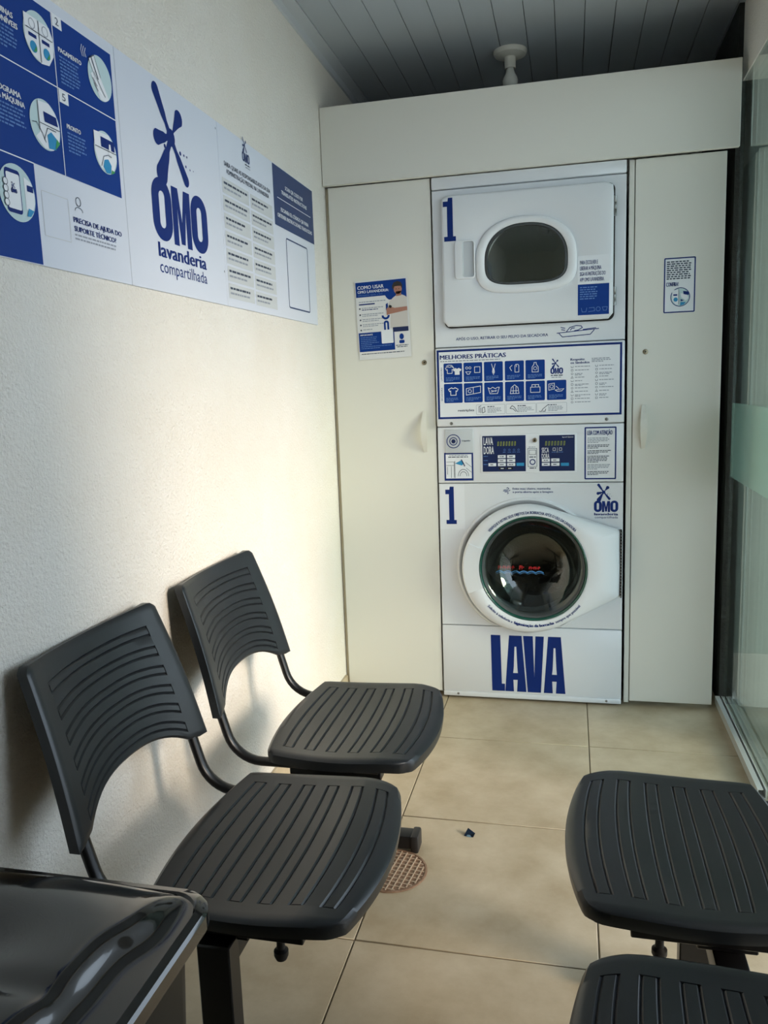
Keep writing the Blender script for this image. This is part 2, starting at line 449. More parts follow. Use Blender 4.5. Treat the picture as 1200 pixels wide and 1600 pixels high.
# shell without a front
v = [(-HW, .006, .012), (HW, .006, .012), (HW, .70, .012), (-HW, .70, .012), (-HW, .006, 1.983), (HW, .006, 1.983), (HW, .70, 1.983), (-HW, .70, 1.983)]
obj('shell', v, [(0,3,2,1), (4,5,6,7), (1,2,6,5), (2,3,7,6), (3,0,4,7)], 'enamel_shell', mach)
for sx in (-1, 1):
    for sy in (.06, .62): lathe_obj('foot', [(0.0, 0), (.02, 0), (.02, .008), (.012, .014), (0, .014)], 'rubber', mach, 16, 'z', (sx*.29, sy, 0))
box('top_strip', (-HW, HW, -0.006, 0.05, 1.942, 1.984), 'enamel', mach, 0.004, 2)

# ---- dryer
DC = (-0.003, 1.672)
R1 = (-HW, HW, 1.378, 1.939)
angs = angles_for(DC, R1)
def dshape(a, bt, bb, nt=2.3, nb=3.6):
    out = []
    for t in angs:
        c, s = math.cos(t), math.sin(t); b, n = (bt, nt) if s >= 0 else (bb, nb)
        out.append((abs(c/a)**n + abs(s/b)**n) ** (-1/n))
    return out
rect_r = polar(DC, [(R1[0],R1[2]),(R1[1],R1[2]),(R1[1],R1[3]),(R1[0],R1[3])], angs)
hole = dshape(0.150, 0.130, 0.088)
v, f = loft([face_ring(DC, rect_r, angs, .012), face_ring(DC, rect_r, angs, 0.003), face_ring(DC, rect_r, angs, 0.0, 1, -0.003), face_ring(DC, hole, angs, 0.0), face_ring(DC, hole, angs, 0.055)])
obj('dryer_panel', v, f, 'enamel', mach, 35)
pd = Print((0, 0, 0), (1, 0, 0), (0, 0, 1), (0, -1, 0), bpy.data.objects['dryer_panel'])
pd.rect('label_film', 'enamel', -.270, .262, 1.388, 1.436, 0.4)
pd.text('notice_text', 'navy', 'APÓS O USO, RETIRAR O SEU PELPO DA SECADORA', -.263, .073, 1.4015, .0105, 1, .012)
pd.group('lint_icon')
for pts in ([(.104,1.410),(.252,1.420)], [(.112,1.409),(.124,1.396),(.222,1.401),(.236,1.417)], [(.138,1.413),(.150,1.428),(.172,1.434),(.190,1.432),(.194,1.426),(.180,1.418),(.166,1.416)], [(.152,1.418),(.157,1.425),(.168,1.426)], [(.196,1.419),(.242,1.423)], [(.118,1.430),(.134,1.426)], [(.120,1.422),(.134,1.419)]):
    pd.line('lint_icon', 'navy', pts, 0.0028, 1)
pd.build()
dd = bpy.data.objects.new('dryer_door', None); link(dd, mach)
DR = (-0.304, 0.299, 1.451, 1.914)
outer = polar(DC, rrect(*DR, 0.022, 6), angs)
win_o = dshape(0.178, 0.150, 0.113); win_i = dshape(0.147, 0.127, 0.085)
v, f = loft([face_ring(DC, outer, angs, -0.002), face_ring(DC, outer, angs, -0.019), face_ring(DC, outer, angs, -0.024, 1, -0.003), face_ring(DC, outer, angs, -0.0255, 1, -0.009),
             face_ring(DC, win_o, angs, -0.0255, 1, 0.004), face_ring(DC, win_o, angs, -0.0235, 1, 0.001)])
edge_sh = rrect(DR[0]+.001, DR[1]+.005, DR[2]-.005, DR[3]-.001, .024, 6); edge_sh_i = rrect(DR[0]+.03, DR[1]-.03, DR[2]+.03, DR[3]-.03, .02, 6)
v_, f_ = loft([[(x, -.001, z) for x, z in edge_sh], [(x, -.006, z) for x, z in edge_sh], [(x, -.006, z) for x, z in edge_sh_i]])
obj('door_gasket', v_, f_, 'dark_gap', dd)  # dark sheet standing in for the shadow around the door edge
me_door = obj('door_panel', v, f, 'enamel', dd, 50)
v, f = loft([face_ring(DC, win_o, angs, -0.0235, 1, .001), face_ring(DC, win_o, angs, -0.031), face_ring(DC, win_o, angs, -0.036, 1, -.006), face_ring(DC, win_i, angs, -0.035, 1, .008), face_ring(DC, win_i, angs, -0.030), face_ring(DC, win_i, angs, -0.004)])
obj('window_ring', v, f, 'white_plastic', dd, 50)
v, f = loft([face_ring(DC, win_i, angs, -0.024, 1, .0), face_ring(DC, win_i, angs, -0.0285, 1, -.004), face_ring(DC, win_i, angs, -0.0285, 1, -.009), face_ring(DC, win_i, angs, -0.020, 1, -.012)])
obj('window_seal', v, f, 'rubber', dd, 50)
v, f = loft([face_ring(DC, win_i, angs, -0.022, 1, -.007), face_ring(DC, win_i, angs, -0.0255, .8), face_ring(DC, win_i, angs, -0.028, .45), face_ring(DC, win_i, angs, -0.029, .12)], True, False, True)
obj('window_glass', v, f, 'dryer_glass', dd, 60)
# recessed pull
a4 = [(-.256,1.618),(-.183,1.618),(-.183,1.753),(-.256,1.753)]
b4 = [(-.229,1.624),(-.187,1.624),(-.187,1.748),(-.229,1.748)]
def q(pts, y): return [(x, y, z) for x, z in pts]
def rp(pts, r): return rrect(min(p[0] for p in pts), max(p[0] for p in pts), min(p[1] for p in pts), max(p[1] for p in pts), r, 4)
v, f = loft([q(rp(a4, .012), -.0250), q(rp(a4, .012), -.0330), q(rp([(-.252,1.622),(-.185,1.749)], .010), -.0345), q(rp(b4, .008), -.0345)])
obj('handle_frame', v, f, 'white_plastic', dd, 40)
rb = rp(b4, .008)
v, f = loft([q(rb, -.0345), [(x*1.0+(.004 if x < -.208 else -.002), -.0262 if x > -.208 else -.0285, z) for x, z in rb]], True, False, True)
obj('handle_recess', v, f, 'recess_plastic', dd, 30)
for z0, z1 in ((1.800, 1.866), (1.497, 1.560)):
    lathe_obj('hinge', [(0.0, z0), (.006, z0), (.006, z0+.021), (.0052, z0+.022), (.006, z0+.023), (.006, z1-.023), (.0052, z1-.022), (.006, z1-.021), (.006, z1), (0, z1)], 'steel', dd, 14, 'z', (.3035, -.012, 0))
pp = Print((0, -0.0255, 0), (1, 0, 0), (0, 0, 1), (0, -1, 0), dd)
slab_one(pp, 'number_one', 'navy', -.297, -.252, 1.754, 1.905)
pp.rect('label_film', 'white_print', .178, .285, 1.574, 1.671, 0.5)
for i, (s, u1) in enumerate((('PARA ESCOLHER E', .246), ('LIBERAR A MÁQUINA', .258), ('SIGA AS INSTRUÇÕES DO', .272), ('APP OMO LAVANDERIA.', .268))):
    pp.text('label_text', 'navy', s, .185, u1, 1.641-.0195*i, .0140, 1.5, .012)
pp.rect('label_blue', 'blue', .178, .285, 1.467, 1.573)
pp.para('label_small_text', 'soft_print', .185, .252, 1.564, .0036, 6, .0078, 2, .75)
pp.group('label_icons')
for pts in ([(.190,1.492),(.193,1.478),(.206,1.478),(.209,1.492)], [(.214,1.478),(.236,1.480),(.234,1.492),(.216,1.491)], [(.262,1.492),(.266,1.480),(.276,1.480),(.279,1.492),(.262,1.492)]):
    pp.line('label_icons', 'soft_print', pts, .0016, 2)
pp.ring('label_icons', 'soft_print', .248, 1.486, .008, .0064, 2, 20)
pp.build()
# dryer drum
lathe_obj('dryer_drum', [(.150, .058), (.27, .062), (.27, .62), (0.0, .62)], 'drum_dark', mach, 48, 'y', (0, 0, 1.665), 40)
for k in range(3):
    a = math.radians(12+120*k)
    bm = bmesh.new(); bm_box(bm, -.02, .02, .08, .60, .20, .268, .01, 2)
    bm.transform(Matrix.Translation((0, 0, 1.665)) @ Matrix.Rotation(a, 4, 'Y')); bmobj('dryer_lifter', bm, 'drum_dark', mach, 40)

# ---- instruction panel
ip = bpy.data.objects.new('instruction_panel', None); link(ip, mach)
bm = bmesh.new(); bm_box(bm, -HW, HW, -0.012, .03, 1.083, 1.375, 0.006, 3); bmobj('panel', bm, 'enamel', ip, 40)
p = Print((0, -0.012, 0), (1, 0, 0), (0, 0, 1), (0, -1, 0), ip)
p.rect('poster_ground', 'white_print', -.335, .332, 1.112, 1.368, 0.5)
p.strip('poster_border', 'navy', [(-.335,1.112),(.332,1.112),(.332,1.368),(-.335,1.368)], [(-.3275,1.1195),(.3245,1.1195),(.3245,1.3605),(-.3275,1.3605)], 1)
p.text('heading', 'navy', 'MELHORES PRÁTICAS', -.323, -.079, 1.3335, .0165, 1, .022)
p.greek('subheading', 'grey_print', -.322, -.10, 1.3245, .0035)
X0 = [-.3105, -.2355, -.1597, -.083, -.008, .0685]
SQ = []
for r, (z0, z1) in enumerate(((1.2475, 1.3185), (1.1715, 1.2430))):
    for k in range(6):
        if r == 0 and k == 5: continue
        me_name = 'icon_tile'
        p2 = Print((0, -0.012, 0), (1, 0, 0), (0, 0, 1), (0, -1, 0), ip); p2.rr(me_name, 'blue', X0[k], X0[k]+.0695, z0, z1, .004, 1); p2.build()
        p.para('tile_small_text', 'soft_print', X0[k]+.008, X0[k]+.062, z0+.019, .0026, 3, .0052, 2, .5)
        SQ.append((X0[k]+.035, (z0+z1)/2+.008))
p.vtext('side_text', 'navy', 'LAVADORA', -.316, 1.255, 1.305, .006, 1, .01)
p.vtext('side_text', 'navy', 'SECADORA', -.316, 1.180, 1.230, .006, 1, .01)
IC, LW = 'tile_icons', .0019
_icg = {}
def ic(pts, cx, cz, closed=False, w=LW, m='white_print'):
    p.grp = ('tile_icon', 'i%.3f%.3f' % (cx, cz)); p.line(IC, m, [(cx+a, cz+b) for a, b in pts], w, 2, closed)
shirt = [(-.006,.013),(-.018,.007),(-.014,-.001),(-.010,.001),(-.010,-.015),(.010,-.015),(.010,.001),(.014,-.001),(.018,.007),(.006,.013),(.003,.010),(-.003,.010)]
(c0, c1, c2, c3, c4, c5, c6, c7, c8, c9, c10) = SQ
ic([(a*.9-.012, b*.9+.004) for a, b in shirt], *c0, True); ic([(-.026,.017),(-.016,.021),(-.004,.020),(.002,.012)], *c0)
p.grp = None; p.poly('shirt_icon', 'white_print', [(c0[0]+a*.9+.016, c0[1]+b*.9-.002) for a, b in shirt], 2)
p.group('tile_icon')
for s in (-1, 1): p.ring(IC, 'white_print', c1[0]-.017+s*.006, c1[1]+.008, .005, .0034, 2, 14)
ic([(-.027,-.006),(-.008,-.006),(-.014,-.015),(-.021,-.015)], *c1, True); ic([(.006,.011),(.026,.011),(.026,-.010),(.006,-.010)], *c1, True)
ic([(-.007,.020),(-.002,.002),(-.004,-.010),(.0,-.020),(.004,-.010),(.002,.002),(.007,.020)], *c2); ic([(0,.004),(0,-.014)], *c2, False, .004)
ic([(.002,-.014),(.002,.010),(.005,.014),(.013,.014),(.016,.010),(.016,-.014)], *c3, True); ic([(-.008,.012),(-.017,.003),(-.010,-.009)], *c3); ic([(.007,.014),(.007,.004)], *c3)
ic([(-.011,-.016),(-.011,.002),(-.004,.012),(-.004,.018),(.004,.018),(.004,.012),(.011,.002),(.011,-.016)], *c4, True); p.ring(IC, 'white_print', c4[0], c4[1]-.003, .0065, .005, 2, 16)
ic(shirt, *c5, True, .0024)
ic([(-.026,.008),(-.026,-.016),(0,-.012),(0,.012)], *c6, True); ic([(0,.012),(.027,.016),(.027,-.008),(0,-.012)], *c6); p.ring(IC, 'white_print', c6[0]-.013, c6[1]-.002, .007, .0052, 2, 16)
ic([(-.020,.008),(-.014,-.014),(.014,-.014),(.020,.008)], *c7); ic([(-.022,.009),(-.012,.004),(-.004,.010),(.006,.004),(.014,.009),(.022,.009)], *c7); ic([(-.010,-.002),(.010,-.006)], *c7); ic([(-.010,-.008),(.012,-.001)], *c7)
ic([(-.016,-.016),(-.012,.006),(0,.016),(.012,.006),(.016,-.016)], *c8, True); ic([(-.005,.010),(-.005,-.016)], *c8); ic([(.005,.010),(.005,-.016)], *c8); ic([(-.012,-.006),(.012,-.006)], *c8)
ic([(-.017,-.014),(-.017,.005),(.017,.005),(.017,-.014)], *c9, True); ic([(-.012,.005),(-.012,.014),(.012,.014),(.012,.005)], *c9); ic([(0,.006),(0,.013)], *c9)
ic([(-.028,.014),(-.028,-.008),(-.008,-.004),(-.008,.017)], *c10, True); p.ring(IC, 'white_print', c10[0]-.018, c10[1]+.005, .0065, .005, 2, 16); ic([(-.006,-.008),(.002,-.013),(.018,-.012),(.026,-.004),(-.006,-.008)], *c10); ic([(-.002,.006),(.008,-.004)], *c10)
p.group(None); splash_logo(p, 'navy', .0815, 1.265, .045, 1, False, True)
p.greek('logo_small_text', 'dark_print', .083, .125, 1.258, .0035, 1); p.greek('logo_small_text', 'grey_print', .085, .123, 1.2515, .003, 1)
p.text('symbols_heading', 'navy', 'Respeite', .153, .202, 1.310, .0085, 1, .03); p.text('symbols_heading', 'navy', 'os Símbolos', .153, .219, 1.2985, .0085, 1, .03)
p.para('symbols_small_text', 'grey_print', .227, .300, 1.3165, .003, 3, .0055)
p.group('care_symbols')
for col, (u, n, zt, dz) in enumerate(((.155, 11, 1.288, .0127), (.2405, 10, 1.289, .0127))):
    for i in range(n):
        zc = zt - i*dz; uu = u+.0035
        if i % 4 == 1: p.frame('care_symbols', 'dark_print', uu-.0038, uu+.0038, zc-.0038, zc+.0038, .0012, .0012)
        elif i % 4 == 2: p.ring('care_symbols', 'dark_print', uu, zc, .004, .0028, 1, 14)
        elif i % 4 == 3: p.line('care_symbols', 'dark_print', [(uu-.004, zc-.003), (uu+.004, zc-.003), (uu, zc+.004)], .0012, 1, True)
        else: p.line('care_symbols', 'dark_print', [(uu-.004, zc+.003), (uu-.003, zc-.003), (uu+.003, zc-.003), (uu+.004, zc+.003)], .0013, 1)
        p.greek('symbols_small_text', 'grey_print', u+.013, u+.013+random.uniform(.022, .056), zc-.001, .0028)
        if i % 3 == 2: p.greek('symbols_small_text', 'grey_print', u+.013, u+.013+random.uniform(.018, .036), zc-.0056, .0028)
p.group(None); p.text('restrictions_heading', 'dark_print', 'restrições', -.259, -.199, 1.139, .0085, 1, .03)
for k, (a, b) in enumerate(((-.191, -.084), (-.080, .029), (.031, .140))):
    p.frame('restriction_box', 'grey_print', a, b, 1.1255, 1.162, .0009, .003)
    p.greek('restriction_text', 'dark_print', a+.042, a+.072, 1.1525, .0032); p.para('restriction_text', 'grey_print', a+.042, b-.008, 1.149, .0024, 4, .0050)
p.group('restriction_icons')
for pts in ([(-.180,1.133),(-.180,1.155),(-.172,1.158)], [(-.174,1.131),(-.174,1.152)], [(-.168,1.131),(-.168,1.150),(-.160,1.153),(-.158,1.135),(-.168,1.131)], [(-.066,1.145),(-.058,1.155),(-.050,1.150),(-.040,1.134),(-.036,1.132)], [(-.066,1.145),(-.054,1.143),(-.044,1.133)], [(.040,1.132),(.048,1.130),(.054,1.140),(.064,1.148),(.074,1.156)], [(.052,1.131),(.062,1.131),(.064,1.140)]):
    p.line('restriction_icons', 'dark_print', pts, .0022, 1)
p.build()
for x, z in ((-.286, 1.0945), (.280, 1.0965)):
    lathe_obj('screw', [(0, -.0150), (.005, -.0145), (.0062, -.0125), (.0062, -.011)], 'steel', ip, 12, 'y', (x, 0, z))

# ---- control panel
cp = bpy.data.objects.new('control_panel', None); link(cp, mach)
bm = bmesh.new(); bm_box(bm, -HW, HW, -0.002, .03, .867, 1.080, 0.003, 2); bmobj('panel', bm, 'enamel', cp, 40)
bm = bmesh.new(); bm_box(bm, -.313, -.205, -0.008, .02, .982, 1.072, .004, 2); bmobj('soap_drawer', bm, 'recess_plastic', cp, 40)
bm = bmesh.new(); bm_box(bm, -.178, .176, -0.0055, .01, .903, 1.050, .004, 2); bmobj('control_plate', bm, 'white_plastic', cp, 40)
sd = Print((0, -0.008, 0), (1, 0, 0), (0, 0, 1), (0, -1, 0), bpy.data.objects['soap_drawer'])
for ro, ri in ((.0265, .0235), (.0155, .0125)): sd.ring('drawer_rings', 'navy', -.280, 1.027, ro, ri)
sd.disc('drawer_dot', 'deep_navy', -.280, 1.027, .008)
sd.text('drawer_text', 'dark_print', 'Líquido', -.247, -.216, 1.026, .006, 1, .02); sd.build()
p = Print((0, -0.002, 0), (1, 0, 0), (0, 0, 1), (0, -1, 0), cp)
p.rect('drawer_sticker', 'navy', -.318, -.207, .876, .983, 1); p.rect('drawer_sticker_ground', 'white_print', -.312, -.213, .8845, .977, 2)
p.greek('drawer_sticker_text', 'grey_print', -.298, -.228, .9715, .0028, 3); p.greek('drawer_sticker_text', 'dark_print', -.302, -.222, .965, .0032, 3)
p.group('drawer_drawing')
for pts in ([(-.310,.948),(-.280,.948),(-.280,.888)], [(-.310,.935),(-.280,.935)], [(-.306,.930),(-.306,.900)], [(-.291,.932),(-.291,.887)], [(-.277,.952),(-.277,.887)], [(-.236,.946),(-.214,.928)], [(-.234,.924),(-.214,.908)]): p.line('drawer_drawing', 'dark_print', pts, .0013, 3)
for r_ in (.014, .021): p.strip('drawer_drawing', 'dark_print', [(-.245+r_*math.cos(t), .893+r_*1.3*math.sin(t)) for t in [PI*i/14 for i in range(15)]], [(-.245+(r_-.0015)*math.cos(t), .893+(r_-.0015)*1.3*math.sin(t)) for t in [PI*i/14 for i in range(15)]], 3, False)
p.group(None); p.poly('spray_print', 'cyan_print', [(-.277,.942),(-.250,.955),(-.243,.943),(-.250,.934)], 3); p.line('drawer_drawing', 'deep_navy', [(-.252,.957),(-.239,.931)], .0035, 4)
p.frame('notice_border', 'navy', .203, .3155, .8765, 1.069, .0050, .003, 1); p.rr('notice_ground', 'white_print', .2045, .3140, .878, 1.0675, .002, .5)
p.text('notice_heading', 'navy', 'LEIA COM ATENÇÃO', .213, .301, 1.040, .017, 1.5, .03)
zz = 1.030
for n in (4, 3, 3, 5, 4, 3):
    p.para('notice_text', 'dark_print' if n in (5, 3) else 'grey_print', .2135, .298, zz, .0026, n, .0054, 1.5, .45); zz -= n*.0054+.0042
p.build()
p = Print((0, -0.0055, 0), (1, 0, 0), (0, 0, 1), (0, -1, 0), cp)
def button(u0, u1, v0, v1, m='white_print'):
    bm = bmesh.new(); bm_box(bm, u0, u1, -.0085, -.006, v0, v1, .0008); bmobj('button', bm, m, cp, 40)
box('washer_display', (-.171, -.010, -.0068, -.005, .9095, 1.0445), 'deep_navy', cp, .0005)
box('dryer_display', (.040, .168, -.0068, -.005, .9095, 1.0425), 'deep_navy', cp, .0005)
K = 3.2
p.text('display_title', 'white_print', 'LAVA', -.166, -.131, 1.0105, .0300, K, .015); p.text('display_title', 'white_print', 'DORA', -.166, -.128, .9765, .0300, K, .015)
p.text('display_title', 'white_print', 'SECA', .049, .0745, .9785, .0195, K, .015)
p.text('display_title', 'white_print', 'DORA', .0485, .0765, .957, .0190, K, .015)
p.group('digits')
for u0, u1, zc in ((-.116, -.043, 1.0145), (.060, .137, 1.0125)):
    w = (u1-u0)/7
    for i in range(7):
        u = u0+i*w
        p.poly('digits', 'digit_print', [(u+.001, zc-.008), (u+w*.62, zc-.008), (u+w*.62+.0015, zc+.008), (u+.0025, zc+.008)], K)
        p.poly('digits', 'deep_navy', [(u+.0030, zc-.0062), (u+w*.62-.002, zc-.0062), (u+w*.62-.0006, zc+.0062), (u+.0044, zc+.0062)], K+.6)
p.group('status_icons')
for u in (-.088, -.070, -.053, -.036): p.ring('status_icons', 'soft_print', u, .991, .0038, .0026, K, 12); p.greek('status_icons', 'soft_print', u-.006, u+.006, .9815, .002, K)
for u in (.094, .117): p.frame('status_icons', 'white_print', u-.005, u+.005, .985, .996, .0013, .001, K); p.greek('status_icons', 'soft_print', u-.009, u+.009, .979, .002, K)
p.line('status_icons', 'white_print', [(.1055,.9975),(.1055,.978)], .001, K)
for z in (.9665, .9510, .9360): p.greek('button_caption', 'soft_print', -.167, -.151, z, .0025, K)
p.group(None); p.text('display_small_text', 'white_print', 'Speed Queen', .123, .163, 1.033, .0042, K, .02)
for u0, u1, z, m in ((-.149,-.120,.936,0), (-.1135,-.084,.9660,0), (-.079,-.049,.9660,0), (-.1135,-.084,.951,0), (-.079,-.049,.951,0), (-.1135,-.084,.936,0), (-.079,-.049,.936,0), (-.0445,-.0165,.936,1), (.049,.078,.950,0), (.083,.113,.9505,0), (.049,.078,.935,0), (.083,.113,.9345,0), (.118,.147,.934,1)):
    button(u0, u1, z-.0058, z+.0058, 'cyan_print' if m else 'white_print')
    if not m: p.greek('button_text', 'dark_print', u0+.007, u1-.007, z-.0015, .003, 6)
for u in (-.098, -.070): p.rr('key_caption', 'dark_gap', u-.012, u+.012, .917, .9255, .003, K); p.greek('key_caption_text', 'white_print', u-.005, u+.006, .9198, .003, K+1)
p.group('diagram')
for pts in ([(-.002,.995),(.031,.995),(.031,.927),(-.002,.927)], [(.003,.989),(.027,.989),(.027,.972),(.003,.972)]): p.line('diagram', 'dark_print', pts, .0015, 1, True)
p.ring('diagram', 'navy', .015, .944, .011, .0075, 1, 24); p.greek('diagram', 'grey_print', .001, .029, .999, .0025); p.greek('diagram', 'dark_print', .003, .027, .961, .0035); p.greek('diagram', 'dark_print', .004, .028, .9195, .0035)
p.build()
lathe_obj('key_lock', [(0, -.014), (.004, -.014), (.0075, -.013), (.0085, -.010), (.0085, -.005)], 'brass', cp, 20, 'y', (.024, 0, 1.0255))
lathe_obj('keyhole', [(0, -.0150), (.003, -.0150), (.003, -.0135)], 'dark_gap', cp, 12, 'y', (.024, 0, 1.0255))

# ---- washer front
WC = (-0.008, 0.541); R2 = (-HW, HW, 0.304, 0.864)
angs = angles_for(WC, R2, 120)
rr2 = polar(WC, [(R2[0],R2[2]),(R2[1],R2[2]),(R2[1],R2[3]),(R2[0],R2[3])], angs)
one = [1.0]*len(angs)
v, f = loft([face_ring(WC, rr2, angs, .012), face_ring(WC, rr2, angs, .002), face_ring(WC, rr2, angs, -.001, 1, -.003),
             face_ring(WC, [min(.270, a*.975) for a in rr2], angs, -.001), face_ring(WC, [min(.266, a*.968) for a in rr2], angs, -.008), face_ring(WC, [min(.260, a*.962) for a in rr2], angs, -.009),
             face_ring(WC, [min(.254, a*.955) for a in rr2], angs, -.002), face_ring(WC, one, angs, .012, .242), face_ring(WC, one, angs, .014, .212), face_ring(WC, one, angs, .07, .205)])
wp = obj('washer_panel', v, f, 'enamel', mach, 28)
p = Print((0, -.001, 0), (1, 0, 0), (0, 0, 1), (0, -1, 0), wp)
p.rect('label_film', 'white_print', -.3395, -.243, .687, .861, .4)
slab_one(p, 'number_one', 'navy', -.317, -.275, .707, .853)
p.text('notice_text', 'navy', 'Evite mau cheiro, mantenha', -.060, .080, .8395, .0082, 1, .012); p.text('notice_text', 'navy', 'a porta aberta após a lavagem', -.060, .089, .8275, .0082, 1, .012)
p.group('wind_icon')
for pts in ([(-.094,.839),(-.080,.839),(-.074,.843),(-.078,.848),(-.083,.845)], [(-.096,.835),(-.074,.835),(-.069,.839)], [(-.090,.831),(-.080,.831),(-.076,.827),(-.080,.8235)]): p.line('wind_icon', 'navy', pts, .0022, 1)
p.build()
p = Print((0, -.001, 0), (1, 0, 0), (0, 0, 1), (0, -1, 0), wp); splash_logo(p, 'navy', .2375, .7545, .0865, 1.2, True); p.build()
# door: round frame with a tail to the hinge
GC = (0.015, 0.546)
wd = bpy.data.objects.new('washer_door', None); link(wd, mach)
base = circle(-0.006, 0.541, 0.2465, 120) + rrect(.30, .332, .434, .693, .012, 4)
def hull(pts):
    pts = sorted(set(pts))
    def half(ps):
        h = []
        for q_ in ps:
            while len(h) > 1 and (h[-1][0]-h[-2][0])*(q_[1]-h[-2][1])-(h[-1][1]-h[-2][1])*(q_[0]-h[-2][0]) <= 0: h.pop()
            h.append(q_)
        return h
    a = half(pts); b = half(pts[::-1]); return a[:-1]+b[:-1]
hl = hull(base)
angs = [2*PI*i/168 for i in range(168)]
ho = polar(GC, hl, angs)
GR = 0.2005
def mixr(t): return [GR + (h-GR)*t for h in ho]
def ring_y(rad, base_y, k=1.0, add=0.0):
    out = []
    for r, a in zip(rad, angs):
        y = base_y
        if math.cos(a) > 0: y = base_y + k*.024*min(1, max(0, (r+add-.235)/.09))
        out.append((GC[0]+(r+add)*math.cos(a), y, GC[1]+(r+add)*math.sin(a)))
    return out
v, f = loft([ring_y(ho, -.012, 0), ring_y(ho, -.044), ring_y(ho, -.050, 1, -.004), ring_y(ho, -.056, 1, -.010), ring_y(mixr(.45), -.061), ring_y(mixr(.08), -.060), ring_y([GR]*168, -.056, 0), ring_y([GR]*168, -.006, 0)])
obj('door_frame', v, f, 'white_plastic', wd, 45)
# grip pad on the free side
ga = [math.radians(158+i*44/16) for i in range(17)]
A = [(GC[0]+(.2010)*math.cos(a), GC[1]+.2010*math.sin(a)) for a in ga]
pr = polar(GC, hl, ga)
B = [(GC[0]+(r-.008)*math.cos(a), GC[1]+(r-.008)*math.sin(a)) for r, a in zip(pr, ga)]
poly = A + B[::-1]
v, f = loft([[(x, -.050, z) for x, z in poly], [(x, -.0635, z) for x, z in poly]], True, True, True)
obj('door_grip', v, f, 'white_plastic', wd, 30)
lathe_obj('glass_rim', [(.2003, -.050), (.2003, -.0575), (.1975, -.0590), (.1925, -.0560), (.1905, -.048)], 'green_edge', wd, 96, 'y', (GC[0], 0, GC[1]), 50)
lathe_obj('inner_rim', [(.1905, -.050), (.1905, -.052), (.182, -.047), (.178, -.030), (.180, -.028)], 'rubber', wd, 96, 'y', (GC[0], 0, GC[1]), 50)
prof = [(.1915, -.051), (.184, -.047), (.168, -.028), (.150, -.008), (.128, .012), (.112, .022), (.08, .030), (.04, .034), (0.0005, .035)]
lathe_obj('door_glass', prof, 'washer_glass', wd, 96, 'y', (GC[0], 0, GC[1]), 60)
bm = bmesh.new(); bm_box(bm, .3325, .3375, -.030, -.002, .436, .690, .001)
bmobj('hinge', bm, 'dark_gap', wd, 40)
bm = bmesh.new()
for i in range(22): bm_box(bm, .3320, .3385, -.0315, -.004, .440+i*.0114, .4445+i*.0114)
bmobj('hinge_knuckles', bm, 'steel', wd)
p = Print((0, -.0612, 0), (1, 0, 0), (0, 0, 1), (0, -1, 0), wd)
p.arc_text('ring_text', 'navy', 'VERIFIQUE E RETIRE SEUS OBJETOS DA BORRACHA APÓS O USO DA LAVADORA', (GC[0]-.001, GC[1]), .2105, 138, 43, .0110, 1, .022)
p.arc_text('ring_text', 'navy', 'Solicite à zeladoria a', (GC[0]-.002, GC[1]), .2235, 221, 250, .0105, 1, .020, True)
p.arc_text('ring_text', 'navy', 'higienização da borracha', (GC[0]-.002, GC[1]), .2235, 252, 291, .0115, 1, .045, True)
p.arc_text('ring_text', 'navy', 'sempre que possível', (GC[0]-.002, GC[1]), .2235, 293, 322, .0105, 1, .020, True)
p.build()
p = Print((0, .0315, 0), (1, 0, 0), (0, 0, 1), (0, -1, 0), wd)
p.group('warning_text')
for a, b, h in ((-.122, -.058, .014), (-.040, -.022, .016), (-.004, .040, .012)):
    n = max(2, int((b-a)/.0085))
    for i in range(n):
        u = a+(b-a)*i/n; p.rect('warning_text', 'red_print', u, u+.0024, .524, .524+h, 1); p.rect('warning_text', 'red_print', u, u+.0064, .524+(h*.4 if i % 2 else h-.003), .524+(h*.4+.003 if i % 2 else h), 1)
    p.rect('warning_text', 'red_print', a, b, .524+h*.45, .524+h*.65, 1)
p.group('warning_wave')
wv = [(-.130+.182*i/60, .511+.0065*abs(math.sin(PI*6*i/60))) for i in range(61)]
p.line('warning_wave', 'wave_print', wv, .0032, 1)
p.line('warning_wave', 'wave_print', [(a+.002, b-.006) for a, b in wv], .0014, 1)
p.build()
# tub mouth and drum
lathe_obj('door_seal', [(.2135, .0), (.200, .03), (.197, .075), (.205, .10), (.190, .115), (.215, .13), (.25, .135)], 'rubber', mach, 72, 'y', (WC[0], 0, WC[1]), 50)
lathe_obj('washer_drum', [(.232, .13), (.25, .15), (.25, .52), (.20, .53), (.10, .50), (.03, .50), (0.0005, .495)], 'drum', mach, 72, 'y', (WC[0], 0, WC[1]), 40)
for k in range(3):
    a = math.radians(75+120*k); bm = bmesh.new(); bm_box(bm, -.03, .03, .17, .50, .185, .249, .018, 3)
    bm.transform(Matrix.Translation((WC[0], 0, WC[1])) @ Matrix.Rotation(a, 4, 'Y')); bmobj('washer_lifter', bm, 'steel', mach, 40)

